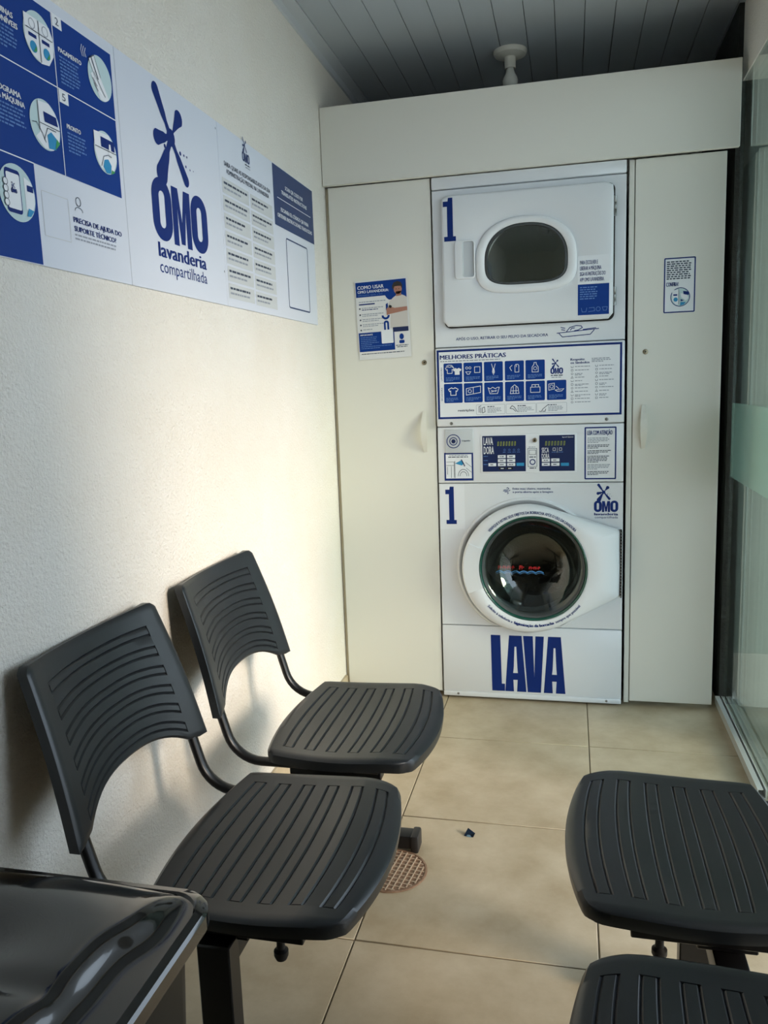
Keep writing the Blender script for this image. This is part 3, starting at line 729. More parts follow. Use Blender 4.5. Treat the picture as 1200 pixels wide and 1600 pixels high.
# ---- kick panel
kp = bpy.data.objects.new('kick_panel', None); link(kp, mach)
bm = bmesh.new(); bm_box(bm, -HW, HW, -0.003, .02, .030, .3015, .003, 2); bmobj('panel', bm, 'enamel', kp, 40)
bm = bmesh.new(); bm_box(bm, -HW, HW, -0.006, .02, .010, .030, .004, 2); bmobj('bottom_rail', bm, 'enamel', kp, 40)
for x in (-.283, .287): lathe_obj('screw', [(0, -.0085), (.004, -.008), (.005, -.006)], 'steel', kp, 12, 'y', (x, 0, .021))
p = Print((0, -.003, 0), (1, 0, 0), (0, 0, 1), (0, -1, 0), kp)
z0, z1 = .040, .268
p.poly('lettering', 'navy', [(-.151,z1),(-.114,z1),(-.110,z0+.030),(-.098,z0+.030),(-.098,z0),(-.148,z0)])
def letter_a(l, r):
    c = (l+r)/2; p.group('lettering')
    p.poly('lettering', 'navy', [(c-.024,z1),(c+.024,z1),(r,z0),(r-.036,z0),(c+.009,z0+.072),(c+.007,z0+.098),(c+.0035,z1-.045),(c,z1-.045)])
    p.poly('lettering', 'navy', [(c-.024,z1),(c,z1-.045),(c-.0035,z1-.045),(c-.007,z0+.098),(c-.010,z0+.072),(l+.034,z0),(l,z0)])
    p.poly('lettering', 'navy', [(c-.012,z0+.048),(c+.012,z0+.048),(c+.012,z0+.076),(c-.012,z0+.076)], 1.2)
letter_a(-.097, -.015); letter_a(.052, .134); p.group(None)
p.poly('lettering', 'navy', [(-.026,z1),(.011,z1),(.016,z0+.06),(.021,z1),(.053,z1),(.041,z0),(-.010,z0)])
p.build()

# ================================================================== CABINETS
def cabinet(name, label, x0, x1, y0, zb, handle_x, lock_z):
    c = thing(name, label, 'cabinet', ((x0+x1)/2, y0, 0)); cx = (x0+x1)/2
    def B(n, b, m, par=c, bev=0.0): return box(n, (b[0]-cx, b[1]-cx, b[2], b[3], b[4], b[5]), m, par, bev)
    d = B('door', (x0, x1, 0, .018, zb, 1.985), 'mdf', c, .0012)
    B('side_panel', (x0+.002, x0+.020, .060, .62, .0, 1.985), 'mdf'); B('side_panel', (x1-.020, x1-.002, .060, .62, .0, 1.985), 'mdf')
    B('back_panel', (x0+.02, x1-.02, .60, .62, .0, 1.985), 'mdf'); B('plinth', (x0+.02, x1-.02, .05, .065, 0, .06), 'mdf_dark')
    hx = handle_x-cx; rings = []
    for i in range(15):                          # bowed pull
        t = i/14; z = .987+.157*t; s = math.sin(PI*t); w = .0065+.0055*s; y = -.001-.026*s
        rings.append([(hx-w, y-.002-.002*s, z), (hx+w, y-.002-.002*s, z), (hx+w*.8, y+.006, z), (hx-w*.8, y+.006, z)])
    v, f = loft(rings, True, True, True); obj('handle', v, f, 'lamp_white', d, 50)
    lathe_obj('lock', [(0, -.004), (.004, -.0042), (.009, -.003), (.0098, 0.001)], 'brass', d, 20, 'y', (handle_x+.004-cx, 0, lock_z))
    lathe_obj('keyhole', [(0, -.0046), (.0028, -.0046), (.0028, -.003)], 'dark_gap', d, 10, 'y', (handle_x+.004-cx, 0, lock_z))
    return c
cabl = cabinet('cabinet', 'tall white cabinet with taped poster between left wall and machine', -.736, -.3475, 0.004, .026, -.390, 1.326)
box('filler_strip', (-.7485+.54175, -.740+.54175, .012, .03, .0, 1.985), 'mdf_edge', cabl)
cabr = cabinet('cabinet', 'tall white cabinet with small framed notice on the right of machine', .372, .667, 0.012, .020, .409, 1.331)
box('filler_strip', (.352-.5195, .369-.5195, .004, .03, .012, 1.985), 'mdf', cabr)

# taped poster on the left cabinet
pa = math.radians(1.7)
ps = thing('paper_poster', 'blue and white how-to poster with a man taped on left cabinet door', 'poster', (-.637, 0.0, 1.345))
ps.rotation_euler = (0, -pa, 0)
# slightly curling sheet
n = 8; v = []; f = []
PW, PH = .203, .293
for j in range(2):
    for i in range(n+1):
        t = i/n; curl = .0020
        v.append((PW*t, -curl+.003, PH*j))
for i in range(n): f.append((i, i+1, n+2+i, n+1+i))
v2 = [(a, b-.0004, c_) for a, b, c_ in v]; m_ = len(v)
f2 = [tuple(i+m_ for i in q_[::-1]) for q_ in f] + [(i, i+1, m_+i+1, m_+i) for i in range(n)] + [(n+1+i, n+2+i, m_+n+2+i, m_+n+1+i) for i in range(n)] + [(0, n+1, m_+n+1, m_), (n, 2*n+1, m_+2*n+1, m_+n)]
obj('sheet', v+v2, f+f2, 'paper', ps, 40)
p = Print((0, .0004, 0), (1, 0, 0), (0, 0, 1), (0, -1, 0), ps, .0004)
def pu(a): return (a-88)/(975-88)*PW*.985+.001
def pv(b): return PH*(1-(b-130)/(1470-130))+.0015
# header block, behind man
p.poly('blue_field', 'blue', [(.003,.233),(.115,.233),(.122,.222),(.130,.216),(.198,.216),(.198,.288),(.003,.288)], 1)
p.rect('blue_field', 'blue', .003, .142, .030, .101, 1)
p.text('title', 'white_print', 'COMO USAR', .010, .112, .262, .0135, 2, .014); p.text('title', 'white_print', 'OMO LAVANDERIA:', .010, .131, .2475, .0105, 2, .014)
p.text('subtitle', 'soft_print', 'Informativo rápido e fácil', .012, .105, .2375, .006, 2)
p.greek('text_lines', 'grey_print', .012, .116, .214, .0030, 1); p.rect('text_lines', 'navy', .012, .074, .204, .2085, 1)
for i, z in enumerate((.190, .167, .148, .129, .110)):
    p.disc('bullets', 'dark_print', .014, z+.001, .0032, 1, 14); p.greek('text_lines', 'grey_print', .022, .105 if i < 4 else .058, z+.001, .0028, 1)
    if i < 4: p.greek('text_lines', 'navy' if i == 0 else 'grey_print', .022, .085, z-.0055, .0028, 1)
p.text('title', 'white_print', 'IMPORTANTE', .010, .058, .090, .0055, 2, .03); p.para('text_lines', 'soft_print', .010, .082, .084, .0024, 5, .0068, 2); p.para('text_lines', 'soft_print', .010, .132, .050, .0024, 2, .0068, 2)
for o_, i_ in ((rrect(.104, .124, .100, .140, .009, 6), rrect(.111, .117, .103, .133, .003, 6)),): p.strip('big_letters', 'blue', o_, i_, 1)
p.poly('big_letters', 'blue', [(.116,.178),(.124,.190),(.124,.205),(.116,.200)], 1); p.strip('big_letters', 'blue', [(.113+.016*math.cos(t), .160+.016*math.sin(t)) for t in [PI+PI*i/10 for i in range(11)]], [(.113+.008*math.cos(t), .160+.008*math.sin(t)) for t in [PI+PI*i/10 for i in range(11)]], 1, False)
p.rr('blank_square', 'white_print', .092, .138, .056, .106, .003, 3)
# printed man
p.poly('man_shirt', 'shirt_print', [(.128,.112),(.198,.112),(.198,.220),(.190,.226),(.180,.231),(.160,.231),(.146,.222),(.132,.210),(.124,.185),(.132,.178),(.138,.186)], 2)
p.rect('man_trousers', 'deep_navy', .138, .198, .096, .113, 3)
p.poly('man_skin', 'skin_print', [(.158,.226),(.178,.228),(.178,.244),(.158,.244)], 3); p.disc('man_skin', 'skin_print', .166, .252, .0155, 3, 20, .019); p.poly('man_skin', 'skin_print', [(.118,.160),(.130,.163),(.198,.172),(.198,.186),(.150,.184),(.132,.190),(.118,.184)], 4)
p.poly('man_hair', 'hair_print', [(.146,.252),(.145,.266),(.152,.277),(.166,.281),(.179,.276),(.184,.264),(.182,.252),(.178,.262),(.166,.263),(.154,.262),(.150,.254)], 4)
p.group('man_face')
p.line('man_hair', 'hair_print', [(.158,.252),(.162,.253)], .002, 4); p.line('man_hair', 'hair_print', [(.168,.253),(.173,.252)], .002, 4); p.line('man_hair', 'hair_print', [(.158,.242),(.164,.2395),(.171,.242)], .0009, 4)
p.group(None); p.poly('man_phone', 'dark_gap', [(.126,.188),(.136,.184),(.140,.192),(.131,.197)], 5)
p.disc('support_icon', 'blue', .170, .077, .0085, 2, 20, .011); p.rr('support_icon', 'blue', .160, .180, .052, .064, .004, 2); p.greek('text_lines', 'dark_print', .146, .194, .044, .0026); p.greek('text_lines', 'dark_print', .150, .190, .038, .0026)
p.greek('text_lines', 'dark_print', .010, .180, .020, .0028); p.build()

# framed notice on the right cabinet
ns = thing('notice_sticker', 'small blue-bordered notice sticker on the right cabinet door', 'notice', (.471, .012, 1.461))
box('sticker', (0, .104, -.0008, .0, 0, .187), 'white_print', ns)
p = Print((0, -.0008, 0), (1, 0, 0), (0, 0, 1), (0, -1, 0), ns)
p.frame('border', 'navy', 0, .104, 0, .187, .0042, .004)
for i in range(9): p.greek('text_lines', 'dark_print', .009, random.uniform(.080, .094), .171-i*.0071, .0042, 1, 1.5, 3.4)
p.text('title', 'navy', 'CONFIRA!', .008, .048, .0905, .0145, 1, .03)
p.ring('picture', 'navy', .055, .053, .0325, .0300, 1); p.disc('picture_ground', 'aqua_print', .055, .053, .0300, .6)
p.poly('picture_machine', 'white_print', [(.028,.076),(.050,.080),(.050,.026),(.040,.028),(.029,.042)], 1.4); p.line('picture_machine', 'dark_print', [(.050,.080),(.050,.028)], .0015, 2); p.disc('picture_drum', 'cyan_print', .040, .045, .0072, 2); p.rect('picture_drum', 'navy', .032, .045, .058, .063, 2)
p.poly('picture_hand', 'white_print', [(.056,.066),(.078,.060),(.082,.048),(.074,.040),(.058,.052)], 1.8); p.poly('picture_sleeve', 'navy', [(.064,.073),(.083,.070),(.083,.058),(.066,.062)], 2.2); p.poly('picture_sleeve', 'navy', [(.056,.046),(.068,.041),(.057,.038)], 2.2); p.poly('picture_water', 'cyan_print', [(.056,.036),(.074,.035),(.068,.027),(.055,.0235)], 1.6)
p.build()

# ================================================================== WALL SIGNS
def sign(name, label, y0, y1):
    s = thing(name, label, 'sign', (XL, y0, 1.472))
    bm = bmesh.new(); bm_box(bm, .0005, .004, .0008, y1-y0-.0008, 0, .468, .0006); bmobj('board', bm, 'sign_board', s)
    return s, Print((.004, -y0, -1.472), (0, 1, 0), (0, 0, 1), (1, 0, 0), s, .0005)
# P.u is then world y, P.v world z (object-local through the offset)
s1, p = sign('wall_sign', 'blue instruction sign board with numbered steps, nearest on left wall', -1.935, -1.450)
p.rect('blue_field', 'blue', -1.930, -1.4655, 1.643, 1.918, 1); p.rect('blue_field', 'blue', -1.930, -1.7465, 1.4735, 1.643, 1)
p.rect('grid_line', 'white_print', -1.6575, -1.6555, 1.643, 1.918, 2); p.rect('grid_line', 'white_print', -1.930, -1.4655, 1.7925, 1.7945, 2); p.rect('grid_line', 'white_print', -1.930, -1.7465, 1.641, 1.643, 2)
for (yy, zz), t in (((-1.6555, 1.8975), '2'), ((-1.6545, 1.7705), '5')):
    p.rect('number_tag', 'white_print', yy, yy+.0275, zz, zz+.0215, 3); p.text('number_text', 'dark_print', t, yy+.0085, yy+.0185, zz+.0045, .0135, 4)
H = 'step_heading'
p.text(H, 'white_print', 'PAGAMENTO', -1.644, -1.574, 1.8585, .0085, 3, .02); p.para('step_text', 'soft_print', -1.643, -1.580, 1.8525, .0028, 8, .0062, 3)
p.text(H, 'white_print', 'PRONTO', -1.639, -1.596, 1.7295, .0085, 3, .02); p.para('step_text', 'soft_print', -1.639, -1.580, 1.7235, .0028, 6, .0062, 3)
p.text(H, 'white_print', 'PROGRAMA', -1.835, -1.765, 1.7395, .0095, 3, .02); p.text(H, 'white_print', 'A MÁQUINA', -1.824, -1.757, 1.7265, .0095, 3, .02); p.para('step_text', 'soft_print', -1.835, -1.756, 1.7215, .0028, 6, .0062, 3)
p.text(H, 'white_print', 'MÁQUINAS', -1.830, -1.766, 1.8635, .0095, 3, .02); p.text(H, 'white_print', 'DISPONÍVEIS', -1.834, -1.756, 1.850, .0095, 3, .02); p.para('step_text', 'soft_print', -1.834, -1.756, 1.8455, .0028, 6, .0062, 3)
BG = [0]
def badge(y, z, r): BG[0] -= 1; p.disc('picture_ground', 'aqua_print', y, z, r, 3, 40)
def ln(pts, m='dark_print', w=.0013, k=6, closed=False):
    p.grp = ('picture_lines', BG[0]); p.line('picture_lines', m, pts, w, k, closed); p.grp = None
# step 1: two machines
badge(-1.699, 1.860, .041)
p.poly('picture_machine', 'white_print', [(-1.737,1.888),(-1.700,1.888),(-1.700,1.819),(-1.724,1.827),(-1.738,1.846)], 4); p.poly('picture_machine', 'white_print', [(-1.699,1.888),(-1.668,1.887),(-1.660,1.872),(-1.661,1.842),(-1.676,1.822),(-1.699,1.818)], 4)
for y in (-1.717, -1.681): p.disc('picture_drum', 'cyan_print', y, 1.839, .0095, 5, 20); p.poly('picture_leaf', 'green_print', [(y-.002,1.830),(y+.008,1.834),(y+.008,1.843)], 6); p.rect('picture_display', 'navy', y-.011, y+.010, 1.854, 1.860, 5); p.ring('picture_drum', 'grey_print', y, 1.876, .0085, .0072, 5, 18)
ln([(-1.735,1.866),(-1.662,1.866)]); ln([(-1.699,1.887),(-1.699,1.820)])
# step 2: card payment
badge(-1.512, 1.857, .041)
p.poly('picture_hand', 'white_print', [(-1.545,1.856),(-1.520,1.872),(-1.505,1.850),(-1.486,1.826),(-1.500,1.818),(-1.516,1.817),(-1.532,1.838)], 4); p.poly('picture_card', 'white_print', [(-1.548,1.882),(-1.530,1.893),(-1.512,1.858),(-1.528,1.846)], 5); ln([(-1.541,1.888),(-1.521,1.852)], 'dark_print', .003); ln([(-1.535,1.862),(-1.520,1.846),(-1.500,1.826)]); ln([(-1.540,1.850),(-1.526,1.838)]); ln([(-1.536,1.842),(-1.524,1.830)]); ln([(-1.548,1.882),(-1.530,1.893),(-1.512,1.858)])
for k in (0, 1, 2): ln([(-1.556-.006*k,1.880-.001*k),(-1.560-.006*k,1.888),(-1.556-.006*k,1.897+.001*k)], 'white_print', .0014, 4)
# step 4: machine panel and hand
badge(-1.704, 1.716, .042)
p.poly('picture_machine', 'white_print', [(-1.722,1.752),(-1.690,1.755),(-1.672,1.742),(-1.663,1.720),(-1.668,1.694),(-1.688,1.677),(-1.712,1.676),(-1.734,1.690),(-1.722,1.700)], 4); p.poly('picture_display', 'navy', [(-1.708,1.738),(-1.672,1.737),(-1.668,1.722),(-1.706,1.721)], 5); p.poly('picture_drum', 'cyan_print', [(-1.702,1.700),(-1.690,1.708),(-1.676,1.700),(-1.680,1.680),(-1.700,1.678)], 5); p.poly('picture_leaf', 'green_print', [(-1.676,1.700),(-1.667,1.694),(-1.682,1.680)], 6)
ln([(-1.722,1.752),(-1.722,1.704)]); ln([(-1.722,1.716),(-1.664,1.716)]); ln([(-1.742,1.712),(-1.730,1.714),(-1.716,1.700),(-1.708,1.686)]); ln([(-1.712,1.690),(-1.700,1.712),(-1.676,1.712)])
# step 5
badge(-1.514, 1.719, .040)
p.poly('picture_machine', 'white_print', [(-1.552,1.752),(-1.500,1.755),(-1.480,1.738),(-1.476,1.712),(-1.490,1.688),(-1.516,1.680),(-1.540,1.690),(-1.552,1.715)], 4); p.poly('picture_display', 'navy', [(-1.530,1.746),(-1.482,1.746),(-1.482,1.727),(-1.530,1.727)], 5); p.poly('picture_drum', 'cyan_print', [(-1.528,1.690),(-1.522,1.704),(-1.508,1.708),(-1.498,1.698),(-1.502,1.682),(-1.518,1.680)], 5); p.poly('picture_leaf', 'green_print', [(-1.498,1.690),(-1.486,1.688),(-1.500,1.681)], 6); ln([(-1.552,1.724),(-1.478,1.724)]); ln([(-1.534,1.690),(-1.524,1.710),(-1.508,1.716),(-1.496,1.714)]); p.poly('picture_hand', 'white_print', [(-1.506,1.718),(-1.502,1.738),(-1.497,1.738),(-1.494,1.716)], 6)
# step 3: phone
badge(-1.799, 1.582, .046)
p.rr('picture_phone', 'navy', -1.828, -1.790, 1.548, 1.618, .006, 4); p.rr('picture_screen', 'white_print', -1.8255, -1.7925, 1.5545, 1.6115, .003, 5); p.poly('picture_machine', 'white_print', [(-1.780,1.612),(-1.762,1.606),(-1.755,1.590),(-1.756,1.572),(-1.766,1.554),(-1.780,1.560)], 4); p.rect('picture_display', 'navy', -1.774, -1.758, 1.590, 1.600, 5); p.poly('picture_drum', 'cyan_print', [(-1.774,1.562),(-1.760,1.560),(-1.770,1.549),(-1.780,1.548)], 5)
p.group('picture_fingers')
for k in range(4): p.disc('picture_hand', 'white_print', -1.829, 1.562+k*.011, .006, 6, 16); p.ring('picture_hand', 'dark_print', -1.829, 1.562+k*.011, .006, .005, 6.6, 16)
p.group(None); splash_logo(p, 'navy', -1.816, 1.580, .014, 7, False, True)
# help area (the square code stays blank)
p.frame('blank_square', 'box_print', -1.733, -1.655, 1.525, 1.602, .0012, .003, 1)
p.ring('support_icon', 'dark_print', -1.6235, 1.6035, .0085, .0070, 2, 24); p.strip('support_icon', 'dark_print', [(-1.6235+.013*math.cos(t), 1.586+.008*math.sin(t)) for t in [PI*i/10 for i in range(11)]], [(-1.6235+.0118*math.cos(t), 1.586+.0068*math.sin(t)) for t in [PI*i/10 for i in range(11)]], 2, False)
p.text('help_heading', 'navy', 'PRECISA DE AJUDA DO', -1.643, -1.479, 1.5645, .0100, 2, .015); p.text('help_heading', 'navy', 'SUPORTE TÉCNICO?', -1.643, -1.502, 1.5485, .0100, 2, .015)
p.greek('help_text', 'grey_print', -1.643, -1.503, 1.5405, .0032); p.greek('help_text', 'grey_print', -1.643, -1.506, 1.5335, .0032)
p.build()

s2, p = sign('wall_sign', 'white sign board with large blue splash logo, middle of left wall', -1.450, -0.962)
splash_logo(p, 'navy', -1.339, 1.5865, .279, 1, False)
p.text('wordmark', 'navy', 'lavanderia', -1.324, -1.083, 1.5495, .0335, 1, .022); p.text('wordmark', 'navy', 'compartilhada', -1.324, -1.083, 1.5150, .0290, 1, 0)
for z in (1.92, 1.56): p.disc('rivet', 'grey_print', -.972, z, .003, 1, 10)
p.build()

s3, p = sign('wall_sign', 'white and navy rules sign board nearest the cabinet on left wall', -0.962, -0.164)
splash_logo(p, 'navy_sign', -.800, 1.8835, .054, 1, False, True); p.greek('logo_small_text', 'dark_print', -.782, -.745, 1.876, .004); p.greek('logo_small_text', 'grey_print', -.780, -.745, 1.869, .0035)
p.text('heading', 'dark_print', 'SAIBA QUAIS AS RESPONSABILIDADES DA SUA', -.930, -.590, 1.8395, .0125, 1, .012); p.text('heading', 'dark_print', 'ADMINISTRAÇÃO PREDIAL NA LAVANDERIA', -.918, -.604, 1.8215, .0125, 1, .012)
for u0, u1, n_, zt in ((-.950, -.768, 7, 1.808), (-.756, -.581, 7, 1.806)):
    hh = .0455
    for i in range(n_):
        z = zt - i*hh
        p.rect('rule_box', 'box_print', u0, u1, z-.041, z-.002, 1)
        p.greek('rule_text_bold', 'dark_print', u0+.010, u1-random.uniform(.010, .05), z-.017, .0058, 2, 1.8, 5); p.greek('rule_text', 'grey_print', u0+.010, u1-random.uniform(.025, .08), z-.030, .0052, 2, 1.8, 5)
p.rect('navy_field', 'navy_sign', -.561, -.165, 1.755, 1.938, 1)
p.text('scan_text', 'white_print', 'SCAN QR CODE FOR', -.452, -.276, 1.880, .0125, 2, .015); p.text('scan_text', 'white_print', 'TRANSLATED INSTRUCTIONS', -.490, -.237, 1.860, .0125, 2, .015)
p.rect('divider', 'white_print', -.530, -.197, 1.8415, 1.8435, 2)
p.text('scan_text', 'white_print', 'ESCANEA EL CÓDIGO QR PARA', -.502, -.226, 1.8045, .0125, 2, .015); p.text('scan_text', 'white_print', 'OBTENER INSTRUCCIONES TRADUCIDAS', -.535, -.190, 1.7835, .0125, 2, .015)
p.frame('code_frame', 'navy_sign', -.468, -.249, 1.508, 1.730, .0045, .010)
p.build()

# ================================================================== CEILING LAMP
lp = thing('ceiling_lamp', 'white ceramic ceiling socket with a bare unlit bulb', 'lamp', (-.068, .23, ZC-.004))
lathe_obj('rose', [(0, 0), (.062, 0), (.063, -.006), (.058, -.016), (.045, -.021), (.022, -.023), (0, -.023)], 'lamp_white', lp, 40)
lathe_obj('socket', [(.022, -.020), (.021, -.040), (.0205, -.062), (.017, -.062), (.016, -.05)], 'lamp_white', lp, 28)
lathe_obj('bulb', [(.013, -.052), (.0135, -.064), (.018, -.080), (.026, -.094), (.029, -.104), (.028, -.118), (.020, -.131), (.008, -.1375), (.0003, -.138)], 'bulb', lp, 28)

# ================================================================== BENCHES
def seat_z(u, d):
    t = d/0.39
    return 0.430 - 0.012*math.sin(PI*min(1, t/0.75))*(1-0.6*u*u) + 0.006*t - 0.016*max(0, (t-.72)/.28)**2 + 0.006*u*u*(1-t)
def half_w(v):
    return 0.226 + 0.016*math.sin(PI*min(1, v/1.15)) - 0.012*max(0, (v-.80)/.20)**2
def seat_xy(u, v):
    b = 0.028*u*u; fr = 0.392 - 0.032*u*u
    hw = half_w(v)
    e = max(0, abs(2*v-1)-.90)/.10          # soften the corners
    hw -= .006*e*e
    e2 = max(0, abs(u)-.92)/.08
    b += .004*e2*e2; fr -= .008*e2*e2
    return u*hw, b+(fr-b)*v
def slots(lo, hi, n, w):
    st = []; step = (hi-lo)/(n-1)
    for k in range(n): c = lo+step*k; st.append((c-w/2, c+w/2))
    return st
def grooved(us_lim, sl, g, nu=18, pos=lambda u, v: None, extra_v=(0.0, .02, .05, .95, .98, 1.0)):
    """stations and drop flags of a sheet engraved with slot outlines"""
    ust = sorted(set([-1, -.985, -.95, -.90, .90, .95, .985, 1] + [us_lim*s*(1+q_) for s in (-1, 1) for q_ in (-g*.6, 0, g*.6)] + [us_lim*(-.96+1.92*i/nu) for i in range(nu+1)]))
    vst = set(extra_v)
    for a, b in sl:
        for q_ in (a, b): vst.update((q_-g, q_, q_+g))
        vst.add((a+b)/2)
    vst = sorted(vst)
    def cut(u, v):
        au = abs(u)
        if au <= us_lim+1e-6:
            for a, b in sl:
                if abs(v-a) < 1e-6 or abs(v-b) < 1e-6: return 1.0
                if abs(au-us_lim) < 1e-6 and a-1e-6 <= v <= b+1e-6: return 1.0
        return 0.0
    return ust, vst, cut
SLS = slots(.14, .88, 6, .062)
SU, SV, SC = grooved(.80, SLS, .009)
def make_seat_mesh():
    nu, nv = len(SU), len(SV); v = []; f = []
    for b in SV:
        for a in SU:
            w, d = seat_xy(a, b); edge = max(abs(a), abs(2*b-1)); z = seat_z(a, d) - .0032*SC(a, b)
            er = max(0, (edge-.95)/.05); z -= .006*er*er
            v.append((d, w, z))
    for j in range(nv-1):
        for i in range(nu-1): f.append((j*nu+i, j*nu+i+1, (j+1)*nu+i+1, (j+1)*nu+i))
    rim = [i for i in range(nu)] + [j*nu+nu-1 for j in range(1, nv)] + [(nv-1)*nu+i for i in range(nu-2, -1, -1)] + [j*nu for j in range(nv-2, 0, -1)]
    cx, cy = .19, 0; b0 = len(v); n = len(rim)
    for k, (s, dz) in enumerate(((1.0, -.011), (.99, -.022), (.95, -.025))):
        for r in rim: x, y, z = v[r]; v.append((cx+(x-cx)*s, cy+(y-cy)*s, z+dz))
    prev = rim
    for k in range(3):
        cur = [b0+k*n+i for i in range(n)]
        for i in range(n): j = (i+1) % n; f.append((prev[i], prev[j], cur[j], cur[i]))
        prev = cur
    f.append(tuple(prev)); return v, f
BLS = slots(.17, .90, 6, .058)
BU, BV, BC = grooved(.76, BLS, .011)
def back_pt(u, v, t=0.0):
    """v 0 = top edge, 1 = bottom edge"""
    hw = .208 + .028*v
    top = .805 + .006*u*u - .012*max(0, (abs(u)-.92)/.08)**2
    bot = .510 + .052*(1-min(1, abs(u)/.80)**2.6)
    z = top + (bot-top)*v
    x = -.168 + .088*((.815-z)/.30) + .030*(u*u) - .020 + .006*math.sin(PI*v)
    return (x-t, u*hw, z)
def make_back_mesh():
    nu, nv = len(BU), len(BV); v = []; f = []
    for b in BV:
        for a in BU:
            p_ = back_pt(a, b); c = BC(a, b)
            er = max(0, (max(abs(a), abs(2*b-1))-.95)/.05); v.append((p_[0]-.0034*c-.004*er*er, p_[1], p_[2]))
    o = nu*nv
    for b in BV:
        for a in BU:
            th = .013 + .013*max(0, (abs(a)-.78)/.22)**1.2; er = max(0, (max(abs(a), abs(2*b-1))-.95)/.05)
            p_ = back_pt(a, b, th-.003*er*er); v.append(p_)
    for j in range(nv-1):
        for i in range(nu-1):
            a = j*nu+i; f.append((a, a+1, a+nu+1, a+nu)); f.append((o+a, o+a+nu, o+a+nu+1, o+a+1))
    rim = [i for i in range(nu)] + [j*nu+nu-1 for j in range(1, nv)] + [(nv-1)*nu+i for i in range(nu-2, -1, -1)] + [j*nu for j in range(nv-2, 0, -1)]
    for i in range(len(rim)): a, b = rim[i], rim[(i+1) % len(rim)]; f.append((a, b, o+b, o+a))
    return v, f
def sweep_xz(path, y, rx, ry, n=10):
    """oval tube along a path in the x-z plane"""
    rings = []
    for i, (x, z) in enumerate(path):
        x0, z0 = path[max(0, i-1)]; x1, z1 = path[min(len(path)-1, i+1)]; l = math.hypot(x1-x0, z1-z0); tx, tz = (x1-x0)/l, (z1-z0)/l
        rings.append([(x - tz*rx*math.cos(a), y+ry*math.sin(a), z + tx*rx*math.cos(a)) for a in [2*PI*k/n for k in range(n)]])
    return loft(rings, True, True, True)
def tube_path():
    pts = [(-.129, .660), (-.1135, .60), (-.098, .543), (-.0865, .50)]
    c = (.007, .4815); r = .085
    for i in range(9):
        a = math.radians(195+75*i/8); pts.append((c[0]+r*math.cos(a), c[1]+r*math.sin(a)))
    pts += [(.08, .3965), (.20, .3965), (.285, .3965)]
    return pts
_seat = make_seat_mesh(); _back = make_back_mesh()
def bench(name, label, loc, rz, seats, legs):
    """local frame: x = forward from the seat's rear edge, y = along the beam, z = up"""
    b = thing(name, label, 'bench', loc, rz, None)
    y0 = min(legs)-.012; y1 = max(legs)+.012
    bm = bmesh.new(); bm_box(bm, .118, .168, y0, y1, .315, .355, .004, 2); bmobj('beam', bm, 'black_metal', b, 40)
    for ys_ in (y0-.003, y1-.002):
        bm = bmesh.new(); bm_box(bm, .116, .170, ys_, ys_+.005, .313, .357, .001); bmobj('beam_cap', bm, 'black_cap', b)
    sm = bm_ = None
    for yc in seats:
        if sm is None:
            so = obj('seat', _seat[0], _seat[1], 'seat_plastic', b, 38); bo = obj('backrest', _back[0], _back[1], 'seat_plastic', b, 38); sm, bm_ = so.data, bo.data
        else:
            so = link(bpy.data.objects.new('seat', sm), b); bo = link(bpy.data.objects.new('backrest', bm_), b)
        so.location = (0, yc, 0); bo.location = (0, yc, 0)
        for s in (-1, 1):
            v, f = sweep_xz(tube_path(), yc+s*.200, .0095, .0140); obj('back_tube', v, f, 'black_metal', b, 50)
        bm = bmesh.new(); bm_box(bm, .075, .29, yc-.205, yc-.175, .372, .392, .002); bm_box(bm, .075, .29, yc+.175, yc+.205, .372, .392, .002); bm_box(bm, .10, .19, yc-.19, yc+.19, .355, .385, .002); bm_box(bm, .215, .24, yc-.19, yc+.19, .380, .398, .002)
        bmobj('seat_bracket', bm, 'black_metal', b, 40)
        for s in (-1, 1):
            lathe_obj('bolt', [(0, .330), (.009, .331), (.012, .338), (.012, .346), (.007, .350), (.006, .378)], 'black_cap', b, 14, 'z', (.245, yc+s*.187, 0))
    for yl in legs:
        bm = bmesh.new(); bm_box(bm, .1145, .1715, yl-.02, yl+.02, .040, .366, .003); lg = bmobj('leg', bm, 'black_metal', b, 40)
        bm = bmesh.new(); bm_box(bm, -.145, .285, yl-.024, yl+.024, .010, .046, .004, 2); bmobj('foot', bm, 'black_metal', lg, 40)
        for xa in (-.150, .283):
            bm = bmesh.new(); bm_box(bm, xa, xa+.022, yl-.028, yl+.028, .0, .050, .006, 2); bmobj('foot_cap', bm, 'black_cap', lg, 40)
    return b
bench('beam_bench', 'black plastic two-seat beam bench with backs against the left wall', (-.548, 0, 0), 0, [-1.745, -1.205], [-1.950, -1.066])
bench('beam_bench', 'black plastic beam bench with seats facing left, at lower right', (.536, 0, 0), PI, [1.634, 2.190], [1.490, 2.40])

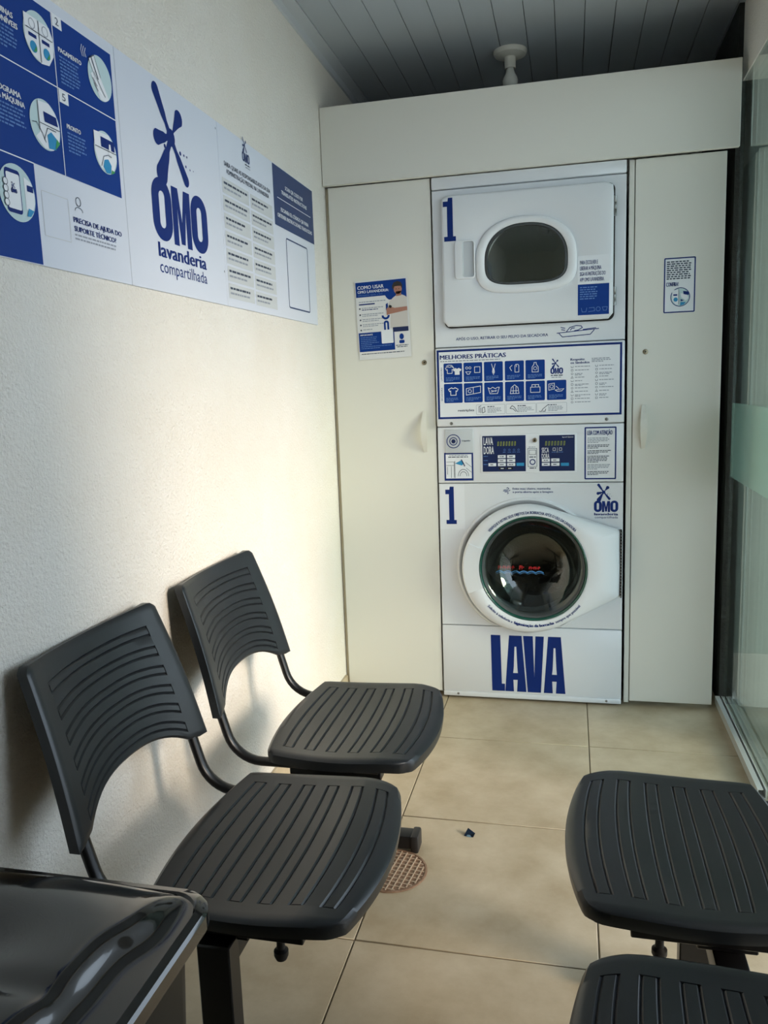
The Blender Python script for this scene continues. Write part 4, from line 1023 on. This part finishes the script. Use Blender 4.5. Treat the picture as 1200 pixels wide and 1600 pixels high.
# ================================================================== WASTE BIN
bn = thing('waste_bin', 'glossy black lidded plastic waste bin in the lower left corner', 'bin', (-.45, -2.44, 0))
BX, BY = .195, .215
def rr3(sx, sy, r, z, bow=0.0):
    out = []
    for x, y in rrect(-sx, sx, -sy, sy, r, 6):
        out.append((x, y+bow*(1-(x/sx)**2)*(1 if y > 0 else -1), z))
    return out
v, f = loft([rr3(.140, .150, .03, 0), rr3(.150, .160, .03, .02), rr3(.172, .190, .03, .632), rr3(.176, .194, .03, .637)], True, True, True)
obj('body', v, f, 'bin_body', bn, 40)
v, f = loft([rr3(.180, .198, .035, 0.619, .008), rr3(BX-.006, BY-.006, .04, 0.622, .010), rr3(BX, BY, .04, 0.629, .012), rr3(BX, BY, .04, 0.646, .012), rr3(BX-.003, BY-.003, .04, 0.650, .012), rr3(BX-.012, BY-.012, .036, 0.652, .012), rr3(BX-.016, BY-.016, .034, 0.648, .012)], True, True, False)
obj('lid_rim', v, f, 'gloss_black', bn, 35)
# domed flap with a waved step along each side
NX, NY = 96, 100; v = []; f = []
for j in range(NY+1):
    for i in range(NX+1):
        u, w = -1+2*i/NX, -1+2*j/NY
        sx, sy = BX-.014, BY-.014
        x = u*sx; y = w*sy; y += .012*(1-u*u)*w
        cx_, cy_ = max(0, abs(x)-(sx-.034)), max(0, abs(y)-(sy-.034))
        l = math.hypot(cx_, cy_)
        if cx_ > 0 and cy_ > 0 and l > .034:
            k_ = .034/l; x = math.copysign(sx-.034+cx_*k_, x); y = math.copysign(sy-.034+cy_*k_, y)
        edge = .150 - .022*(1/(1+math.exp((w-.50)*18))) - .012*(1/(1+math.exp((w+.1)*16)))      # side line of the flap
        inn = 1/(1+math.exp((abs(x)-edge)*170))
        z = .650 + .020*inn*(1-(abs(w))**6) + .010*(1-w*w)*inn
        z -= .010*inn*math.exp(-((w-.05)/.09)**2)*0.5 + .016*inn*math.exp(-(((x+.03)/.085)**2+((w-.30)/.28)**2))
        v.append((x, y, z))
for j in range(NY):
    for i in range(NX): a = j*(NX+1)+i; f.append((a, a+1, a+NX+2, a+NX+1))
obj('lid_flap', v, f, 'gloss_black', bn, 60)

# ================================================================== FLOOR DETAILS
dr = thing('floor_drain', 'round brown grid drain cover in the tiles beside bench foot', 'drain', (-.300, -1.176, 0))
lathe_obj('rim', [(.0, .0005), (.094, .0005), (.094, .0035), (.089, .0042), (.087, .0025), (.0, .0025)], 'drain', dr, 48)
bm = bmesh.new()
for k in range(-5, 6):
    o = k*.0155; h = math.sqrt(max(0, .086**2-o*o))
    if h > .01:
        bm_box(bm, o-.0014, o+.0014, -h, h, .002, .0042); bm_box(bm, -h, h, o-.0014, o+.0014, .002, .0041)
gb = bmobj('grid', bm, 'drain_bar', dr); gb.rotation_euler = (0, 0, math.radians(-8))
sc_ = thing('foil_scrap', 'tiny dark shiny wrapper scrap lying on the tiles', 'litter', (-.121, -.978, 0))
obj('scrap', [(-.014,-.006,.0005), (.012,-.010,.0005), (.016,.006,.004), (-.004,.010,.016), (-.012,.008,.002)], [(0,1,2,3), (0,3,4), (0,4,2,1), (2,4,3)], 'foil', sc_)
obj('scrap_edge', [(-.008,-.009,.001), (.008,-.012,.001), (.004,-.008,.006), (-.004,-.006,.005)], [(0,1,2,3), (0,3,2,1)][:1], 'foil_light', sc_)
